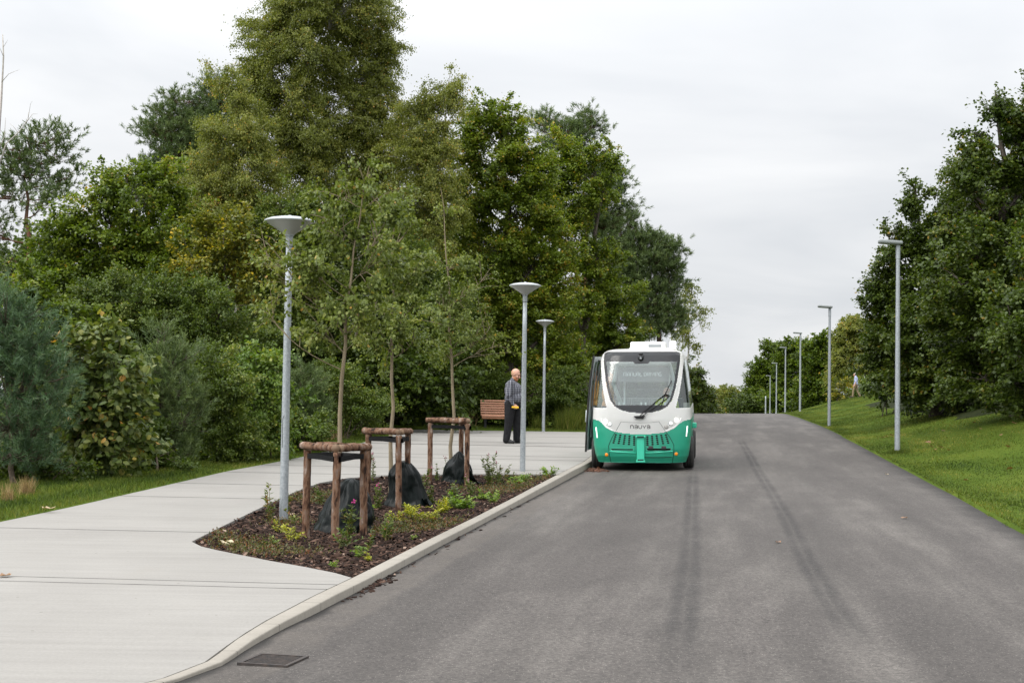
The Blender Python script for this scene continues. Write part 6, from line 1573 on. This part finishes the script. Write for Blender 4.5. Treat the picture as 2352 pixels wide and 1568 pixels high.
# ------------------------------------------------------------------ drain grate in the gutter
g = gpt(628, 1518, z_road)
DG = thing('drain_grate', 'rusty iron drain grate set in the asphalt by the kerb', 'drain grate', g + Vector((0, 0, .003)), R(-14))
M_IRON = mat('rusty_iron', (.022, .020, .019), .75, (.055, .040, .032), 18, .4, 40)
bm = bmesh.new()
for q in (-1, 1): box(bm, q * .185, 0, .004, .03, .42, .016); box(bm, 0, q * .195, .0045, .34, .03, .016)
obj('frame', bm, M_IRON, DG)
bm = bmesh.new()
for k in range(9): box(bm, 0, -.16 + k * .04, .002, .338, .016, .012)
obj('bars', bm, M_IRON, DG)
bm = bmesh.new(); box(bm, 0, 0, -.001, .338, .36, .004); obj('pit', bm, M_DARK, DG); DG.scale = (.84, .84, 1)

# ------------------------------------------------------------------ plants in the bed
BEDP = 'perennials in the bark bed'
M_STEMG = mat('plant_stem', (.10, .12, .03), .7, (.16, .09, .04), 8)
M_PINK = mat('magenta_flower', (.42, .03, .19), .6)
M_DUSK = mat('faded_pink_flower', (.28, .13, .15), .8)
M_FERN = leaf_mat('leaf_yellow_fern', [(0, (.14, .17, .015)), (.5, (.32, .33, .035)), (1, (.52, .45, .06))], .35)
M_ROS = leaf_mat('leaf_rosette', [(0, (.07, .13, .02)), (.5, (.16, .26, .04)), (1, (.34, .38, .08))], .35)
M_STALK = leaf_mat('leaf_stalk', [(0, (.035, .06, .012)), (.5, (.085, .125, .025)), (.85, (.17, .20, .045)), (1, (.28, .11, .05))], .3)
M_RED = leaf_mat('leaf_creeping', [(0, (.05, .075, .018)), (.5, (.10, .10, .03)), (1, (.20, .07, .035))], .25)
def stalk_plant(px, py, hpx, n, label, seed, flower=None, spread=.10, mleaf=None, leafl=.07, tint=.5):
    b = bedpt(px, py); h = hpx * b.y / F_PX; rng = np.random.default_rng(seed)
    o = thing('perennial', label, 'plant', b, group=BEDP); wm = Mesh(); lm = Mesh(); fm = bmesh.new(); fl = False
    for k in range(n):
        hh_ = h * (1 if k == 0 else rng.uniform(.45, .9)); e = np.array([rng.normal(0, spread), rng.normal(0, spread), hh_]); s0 = np.array([rng.normal(0, spread * .35), rng.normal(0, spread * .35), -.02])
        t = np.linspace(0, 1, 8); pts = bez(s0, np.array([s0[0] * .8 + e[0] * .2, s0[1] * .8 + e[1] * .2, hh_ * .5]), e, t)
        V, Q = tube_arr(pts[None], (.0055 * (1 - .6 * t))[None], 4); wm.add(V, Q)
        m = int(hh_ / .011); u = rng.uniform(.10, .98, m); P = np.stack([np.interp(u, t, pts[:, i]) for i in range(3)], 1)
        a = rng.uniform(0, 6.28, m); ax = np.stack([np.cos(a), np.sin(a), np.full(m, .55)], 1) * 1.6
        V, Q, T = leaves(rng, P, ax, leafl * (1.15 - .75 * u.mean()) , leafl * .26, np.clip(tint + rng.normal(0, .2, m), 0, 1), fine=True, flat=.5); lm.add(V, Q, T)
        if flower is not None and (k < 1 or (flower is M_DUSK and rng.random() < .4)):
            fl = True
            for q in range(6): ball(fm, Vector(e) + Vector((rng.normal(0, .014), rng.normal(0, .014), rng.normal(.0, .02))), rng.uniform(.007, .013), u=6, v=4)
    wm.make('stem', M_STEMG, o, True); lm.make('foliage', mleaf or M_STALK, o)
    if fl: obj('blossom', fm, flower, o, True)
    else: fm.free()
def rosette(px, py, size_px, n, label, seed, m, wide=.35, upr=.6, name='perennial'):
    b = bedpt(px, py); s = 1.22 * size_px * b.y / F_PX; rng = np.random.default_rng(seed)
    o = thing(name, label, 'plant', b, group=BEDP); lm = Mesh(); wm = Mesh()
    for k in range(n):
        a = rng.uniform(0, 6.28); el = rng.uniform(upr * .5, 1.25); tip = np.array([math.cos(a) * math.cos(el), math.sin(a) * math.cos(el), math.sin(el)]) * s * rng.uniform(.6, 1.1)
        t = np.linspace(0, 1, 6); pts = bez(np.array([0, 0, -.01]), tip * .55 + np.array([0, 0, .18 * s]), tip, t)
        V, Q = tube_arr(pts[None], (.004 * (1 - .7 * t))[None], 3); wm.add(V, Q)
        mm = 14; u = np.linspace(.25, 1, mm); P = np.stack([np.interp(u, t, pts[:, i]) for i in range(3)], 1); d = tip / np.linalg.norm(tip)
        sd_ = nrm(np.cross(d, [0, 0, 1.]))[None] * np.where(np.arange(mm) % 2, 1, -1)[:, None]
        V, Q, T = leaves(rng, P, sd_ * 1.6 + d[None] * .9, s * .30, s * .30 * wide, np.clip(.5 + rng.normal(0, .2, mm), 0, 1), fine=True, flat=.7); lm.add(V, Q, T)
    wm.make('stem', M_STEMG, o); lm.make('foliage', m, o)
for i, a in enumerate([
    (621, 1193, 84, 5, 'reddish leafy spike plant standing at the foot of the nearest lamp post', None),
    (807, 1236, 84, 6, 'bushy plant with one magenta flower spike before the lowest bag', M_PINK),
    (869, 1172, 60, 6, 'green leafy plant with a magenta spike between the nearest and middle log frames', M_PINK),
    (857, 1108, 66, 2, 'tall thin stalk with faded flowers behind the nearest log frame', M_DUSK),
    (1026, 1100, 50, 3, 'faded pink flower stalk left of the farthest bag', M_DUSK),
    (1123, 1116, 78, 8, 'tall leafy plant with faded pink tips right of the farthest log frame', M_DUSK),
    (1147, 1112, 50, 5, 'shorter leafy plant with a bare tip beside the tall pink tipped one', M_DUSK),
    (1003, 1104, 40, 4, 'small green stalk plant left of the farthest log frame', None),
    (979, 1118, 44, 5, 'leafy stalk plant between the middle and farthest log frames', M_DUSK),
    (1083, 1140, 46, 6, 'bushy green plant at the front post of the farthest log frame', M_DUSK),
    (1041, 1150, 46, 9, 'rounded bushy green plant in front of the farthest bag', None),
    (990, 1158, 44, 8, 'bushy green plant right of the fullest bag', None),
    (849, 1262, 48, 3, 'single green stalk near the front of the bark bed', None),
    (888, 1240, 58, 9, 'wide yellow green bushy plant in the middle of the bark bed', None),
    (790, 1258, 46, 7, 'low green bushy plant at the front post of the nearest log frame', None),
    (660, 1180, 40, 4, 'low reddish plant right beside the nearest lamp post', None),
    (684, 1205, 36, 5, 'small reddish green plant between the nearest lamp and log frame', None),
    (735, 1160, 50, 5, 'dim plant inside the nearest log frame behind its bag', None),
    (1166, 1106, 40, 5, 'yellow green plant close behind the middle lamp post', None)]):
    px, py, h, n, lb, fl = a
    stalk_plant(px, py, h, n, lb, 300 + i, fl, .075 if n > 4 else .03, tint=.62 if 'yellow' in lb else (.75 if 'reddish' in lb else .5), leafl=.085)
for i, a in enumerate([
    (946, 1197, 34, 16, 'largest yellow fern like plant in the middle of the bed', M_FERN), (991, 1198, 28, 14, 'flat yellow fern like plant right of the largest one', M_FERN), (1015, 1182, 30, 14, 'yellow fern like plant nearest to the kerb', M_FERN),
    (917, 1199, 28, 12, 'yellow green fern like plant left of the largest yellow one', M_FERN), (666, 1243, 30, 10, 'yellow green fern left of the nearest log frame', M_FERN), (642, 1222, 24, 9, 'small yellowish fern near the left tip of the bed', M_FERN),
    (1050, 1170, 34, 16, 'fresh green leafy rosette near the kerb', M_ROS), (1072, 1172, 26, 10, 'sprawling green leaves beside the fresh green rosette', M_ROS), (1107, 1147, 20, 10, 'pale green low rosette right of the farthest bag', M_ROS),
    (1137, 1156, 24, 10, 'low green rosette near the kerb beyond the fresh green one', M_ROS), (826, 1280, 22, 9, 'small green rosette in the front of the bed', M_ROS), (766, 1306, 16, 8, 'tiny green rosette at the front edge of the bed', M_ROS),
    (852, 1290, 20, 7, 'pale yellow seedling at the front of the bed', M_FERN), (843, 1176, 22, 9, 'pale green rosette beside the right post of the nearest frame', M_ROS), (953, 1241, 12, 7, 'tiny green seedling near the kerb in the bed', M_ROS),
    (1205, 1108, 20, 12, 'low green rosette in front of the middle lamp post', M_ROS), (1185, 1116, 22, 12, 'wide green rosette left of the middle lamp foot', M_ROS), (1262, 1094, 22, 12, 'light green rosette in the far right corner of the bed', M_ROS), (625, 1250, 18, 7, 'small rosette close to the left tip of the bed', M_ROS)]):
    rosette(a[0], a[1], a[2], a[3], a[4], 400 + i, a[5], .4 if a[5] is M_FERN else .5, .5, 'fern' if a[5] is M_FERN else 'leafy_plant')
# creeping cover: red and green mats
rng = np.random.default_rng(77); lm = Mesh()
for (px, py, sx, sy) in ((990, 1208, .75, .5), (930, 1220, .5, .35), (620, 1272, .7, .35), (560, 1258, .6, .3), (1130, 1130, .7, .4), (1230, 1106, .8, .45), (700, 1150, .5, .4), (660, 1205, .4, .3), (1180, 1122, .6, .35), (745, 1140, .5, .3), (520, 1238, .4, .25), (870, 1225, .4, .3)):
    c = bedpt(px, py); n = int(800 * sx * sy / .2)
    x = c.x + rng.normal(0, sx * .45, n); y = c.y + rng.normal(0, sy * .8, n)
    ok = np.array([inside(a, b, BED) and dist_poly(a, b, BED) > .05 for a, b in zip(x, y)]); x, y = x[ok], y[ok]
    z = np.array([z_bed(a, b) for a, b in zip(x, y)]) + rng.random(len(x)) ** 2 * .09
    ax = np.stack([rng.normal(0, .6, len(x)), rng.normal(0, .6, len(x)), np.full(len(x), .9)], 1)
    V, Q, T = leaves(rng, np.stack([x, y, z], 1), ax, .038, .016, np.clip(rng.normal(.5, .25, len(x)), 0, 1), flat=.2); lm.add(V, Q, T)
o = lm.make('ground_cover', M_RED, None); tag(o, 'low red and green creeping plants on the bark', kind='stuff')
# leaves that have fallen
M_DRY = leaf_mat('leaf_dry', [(0, (.20, .10, .05)), (.5, (.34, .22, .12)), (1, (.55, .46, .30))], .1)
def fallen(px, py, zf, size, tint, label, seed):
    b = gpt(px, py, zf); rng = np.random.default_rng(seed); n = 7
    a = np.linspace(-2.2, 2.2, n); V = [np.array([0, 0, .004])]
    P = []
    for k in range(15):
        an = math.pi * 2 * k / 15; r = size * (.55 + .45 * abs(math.cos(2.5 * an))) * rng.uniform(.85, 1.1); P.append((r * math.cos(an), r * .72 * math.sin(an), .008 + .35 * size * rng.random()))
    V = [(0, 0, .010)] + P; F_ = np.array([(0, 1 + k, 1 + (k + 1) % 15) for k in range(15)])
    me = arr_mesh('fallen_leaf', V, [F_], True, np.full(16, tint)); o = link_mesh('fallen_leaf', me, M_DRY); o.location = b + Vector((0, 0, .004)); o.rotation_euler = (0, 0, rng.uniform(0, 6)); tag(o, label, 'leaf', 'fallen leaves')
fallen(526, 1252, z_bed_in, .14, 1.0, 'big pale dry leaf lying near the left tip of the bark bed', 1)
fallen(545, 1246, z_bed_in, .09, .9, 'smaller pale dry leaf beside the big one in the bark bed', 2)
fallen(2076, 1191, z_road, .06, .15, 'brown leaf on the bare asphalt at the right of the road', 3)
fallen(10, 1325, z_pave, .07, .2, 'brown leaf on the concrete joint at the left picture edge', 4)
fallen(1788, 1247, z_road, .05, .1, 'small dark leaf lying in the middle of the road', 5)
fallen(640, 1249, z_bed_in, .04, .8, 'tan leaf scrap beside the nearest log frame', 6)
fallen(112, 1170, lambda x, y: z_ground(x, y) + .03, .10, .7, 'tan dry leaf in the grass beside the path', 7)
fallen(2037, 1090, lambda x, y: z_ground(x, y), .05, 1.0, 'pale scrap of leaf at the lawn edge', 8)
rs = random.Random(9); src = None
for k in range(26):                                      # the lawn leaves: one mesh, copied
    d = rs.uniform(22, 46); t = rs.uniform(.5, 6); x = xr(d) + t
    if src is None:
        fallen(2100, 1120, lambda x_, y_: z_ground(x_, y_), .085, .12, 'brown leaf lying on the mown lawn right of the road', 30); src = [q for q in bpy.data.objects if q.get('label', '').startswith('brown leaf lying on the mown')][0]; c = src
    else: c = src.copy(); COL.objects.link(c)
    c['group'] = 'fallen leaves on the lawn'; c.location = (x, d, z_ground(x, d) + .035); c.rotation_euler = (rs.uniform(-.4, .4), rs.uniform(-.4, .4), rs.uniform(0, 6)); s_ = rs.uniform(.6, 1.2); c.scale = (s_, s_, s_)
P = np.array([[gpt(1362 + random.gauss(0, 16), 1080 + random.gauss(0, 2.0), z_road).x, 0] for k in range(160)])
Y = [gpt(1362, 1080 + random.gauss(0, 2.2), z_road).y for k in range(160)]
P[:, 1] = Y; keep = P[:, 0] > np.array([xk(y) + .03 for y in Y]); P = P[keep]
o = chips('leaf_litter', P, np.array([z_road(x, y) + .006 for x, y in P]), .04, .09, leaf_mat('rust_leaf', [(0, (.05, .02, .012)), (1, (.20, .085, .045))], .1)); tag(o, 'rust brown leaf litter in the gutter before the shuttle', kind='stuff')

# ------------------------------------------------------------------ grass blades
M_BLADE = leaf_mat('grass_blade', [(0, (.022, .044, .006)), (.45, (.070, .098, .013)), (.8, (.150, .165, .027)), (1, (.33, .28, .09))], .35, .6, .2)
def blades(name, pts, zf, h, w, label, seed, lean=.5):
    rng = np.random.default_rng(seed); n = len(pts); z = np.array([zf(x, y) for x, y in pts]) - .005
    P = np.column_stack([pts, z]); a = rng.uniform(0, 6.28, n); hh_ = h * rng.uniform(.45, 1.25, n)
    d = np.stack([rng.normal(0, lean, n), rng.normal(0, lean, n), np.ones(n)], 1); d = nrm(d); s = np.stack([np.cos(a), np.sin(a), np.zeros(n)], 1) * (w * rng.uniform(.6, 1.3, n))[:, None]
    tip = P + d * hh_[:, None]; mid = P + (d * .5 + np.array([0, 0, .12])) * hh_[:, None]
    V = np.stack([P - s, P + s, mid + s * .7, tip, mid - s * .7], 1).reshape(-1, 3); o = np.arange(n)[:, None] * 5
    cl = np.array([mnoise.noise(Vector((x * .9, y * .5, 4))) * .26 + mnoise.noise(Vector(((x - .14 * y) * 1.7, y * .12, 9))) * .34 + mnoise.noise(Vector((x * .2, y * .15, 2))) * .3 for x, y in pts])
    me = arr_mesh(name, V, [o + np.array([[0, 1, 2, 4]]), o + np.array([[4, 2, 3]])], tint=np.repeat(np.clip(.45 + cl + rng.normal(0, .16, n), 0, 1), 5))
    return tag(link_mesh(name, me, M_BLADE), label, kind='stuff')
rs = random.Random(3); pts = []
while len(pts) < 70000:
    d = 13 + 36 * rs.random() ** 1.5; t = abs(rs.gauss(0, 1.6)) * (1 + d / 50) - .02
    if t < 9: pts.append((xp(d) - t, d))
for k in range(6000): pts.append((rs.uniform(xp(47.9) - .2, xk(50) - .3), 48.03 + abs(rs.gauss(0, 1.4))))
blades('grass', np.array(pts), lambda x, y: z_ground(x, y), .085, .0045, 'grass strip between the concrete path and the bushes', 1, .55)
pts = []
while len(pts) < 170000:
    d = 13 + 95 * rs.random() ** 1.4; t = rs.random() ** 1.2 * 13
    t -= .05 + .10 * mnoise.noise(Vector((d * 1.3, 7, 0)))
    x = xr(d) + t
    if abs(x / d) < .40 and (d < 39 or d > 78 or t < shade_t(d) + .6 * rs.random() ** 2): pts.append((x, d))
blades('lawn_grass', np.array(pts), lambda x, y: z_ground(x, y), .045, .0075, 'mown lawn on the bank right of the road', 2, .7)
pts = []
for k in range(2600):
    a = rs.uniform(0, 6.28); r = abs(rs.gauss(0, .16)); pts.append((rl[0].x + math.cos(a) * r, rl[0].y + math.sin(a) * r))
blades('grass_tuft', np.array(pts), lambda x, y: z_ground(x, y), .10, .004, 'longer grass round the foot of the nearest right hand lamp', 3, .4)
# dry grass clumps and weeds at the foot of the bushes
M_STRAW = leaf_mat('straw', [(0, (.14, .09, .045)), (.5, (.28, .19, .10)), (1, (.46, .36, .20))], .2, .8, .1)
for i, (px, py, zf, hp, n, lb, m) in enumerate([
    (352, 1075, None, 58, 60, 'brown dry twig clump leaning over the grass beside the green pine bush', M_STRAW), (60, 1135, None, 46, 80, 'straw coloured dry clump under the blue green pine bush', M_STRAW), (20, 1150, None, 50, 50, 'grey dry clump at the left picture edge', M_STRAW),
    (762, 1010, None, 40, 70, 'tall straw coloured grass behind the nearest log frame', M_STRAW), (985, 985, None, 46, 70, 'tall straw coloured grass beside the farthest log frame', M_STRAW), (1073, 985, None, 52, 26, 'brown seeding dock stalks left of the bench', M_STRAW),
    (1300, 985, None, 56, 130, 'tall pale green grass left of the shuttle door', M_BLADE), (1325, 980, None, 66, 130, 'tallest pale green grass beside the shuttle door', M_BLADE), (1240, 985, None, 36, 70, 'long green grass around the farthest disc lamp post', M_BLADE), (1020, 988, None, 40, 90, 'long green grass left of the dock stalks', M_BLADE), (900, 996, None, 34, 80, 'long grass behind the middle log frame', M_BLADE),
    (405, 1072, None, 26, 18, 'yellowish weed at the grass edge right of the dry twig clump', M_BLADE), (655, 1045, None, 26, 30, 'weed with pale stalks in the grass behind the nearest lamp', M_BLADE)]):
    b = gpt(px, py, z_ground, 10) if py > 1005 else Vector((at(px, py, 50.0).x, 49.2 + (i % 3) * .5, 0)); b.z = z_ground(b.x, b.y); h = hp * b.y / F_PX; rng = np.random.default_rng(600 + i)
    wd = h * (.5 if m is M_STRAW else .7)
    P = np.column_stack([rng.normal(0, wd * .35, n * 3), rng.normal(0, wd * .3, n * 3), np.full(n * 3, -.01)]); d = nrm(np.column_stack([rng.normal(.25 if 'lean' in lb else 0, .32, n * 3), rng.normal(0, .3, n * 3), np.ones(n * 3)]))
    a = rng.uniform(0, 6.28, n * 3); s = np.stack([np.cos(a), np.sin(a), np.zeros(n * 3)], 1) * (.0032 if py > 1005 else .006); hh_ = (h * rng.uniform(.4, 1.15, n * 3))[:, None]
    V = np.stack([P - s, P + s, P + d * hh_ * .6 + s * .7 + np.array([0, 0, .04 * h]), P + d * hh_, P + d * hh_ * .6 - s * .7 + np.array([0, 0, .04 * h])], 1).reshape(-1, 3); o = np.arange(n * 3)[:, None] * 5
    me = arr_mesh('grass_clump', V, [o + np.array([[0, 1, 2, 4]]), o + np.array([[4, 2, 3]])], tint=np.repeat(np.clip(rng.normal(.55, .2, n * 3), 0, 1), 5))
    o = link_mesh('grass_clump', me, m); o.location = b; tag(o, lb, 'grass clump', 'grass clumps along the foot of the wood')
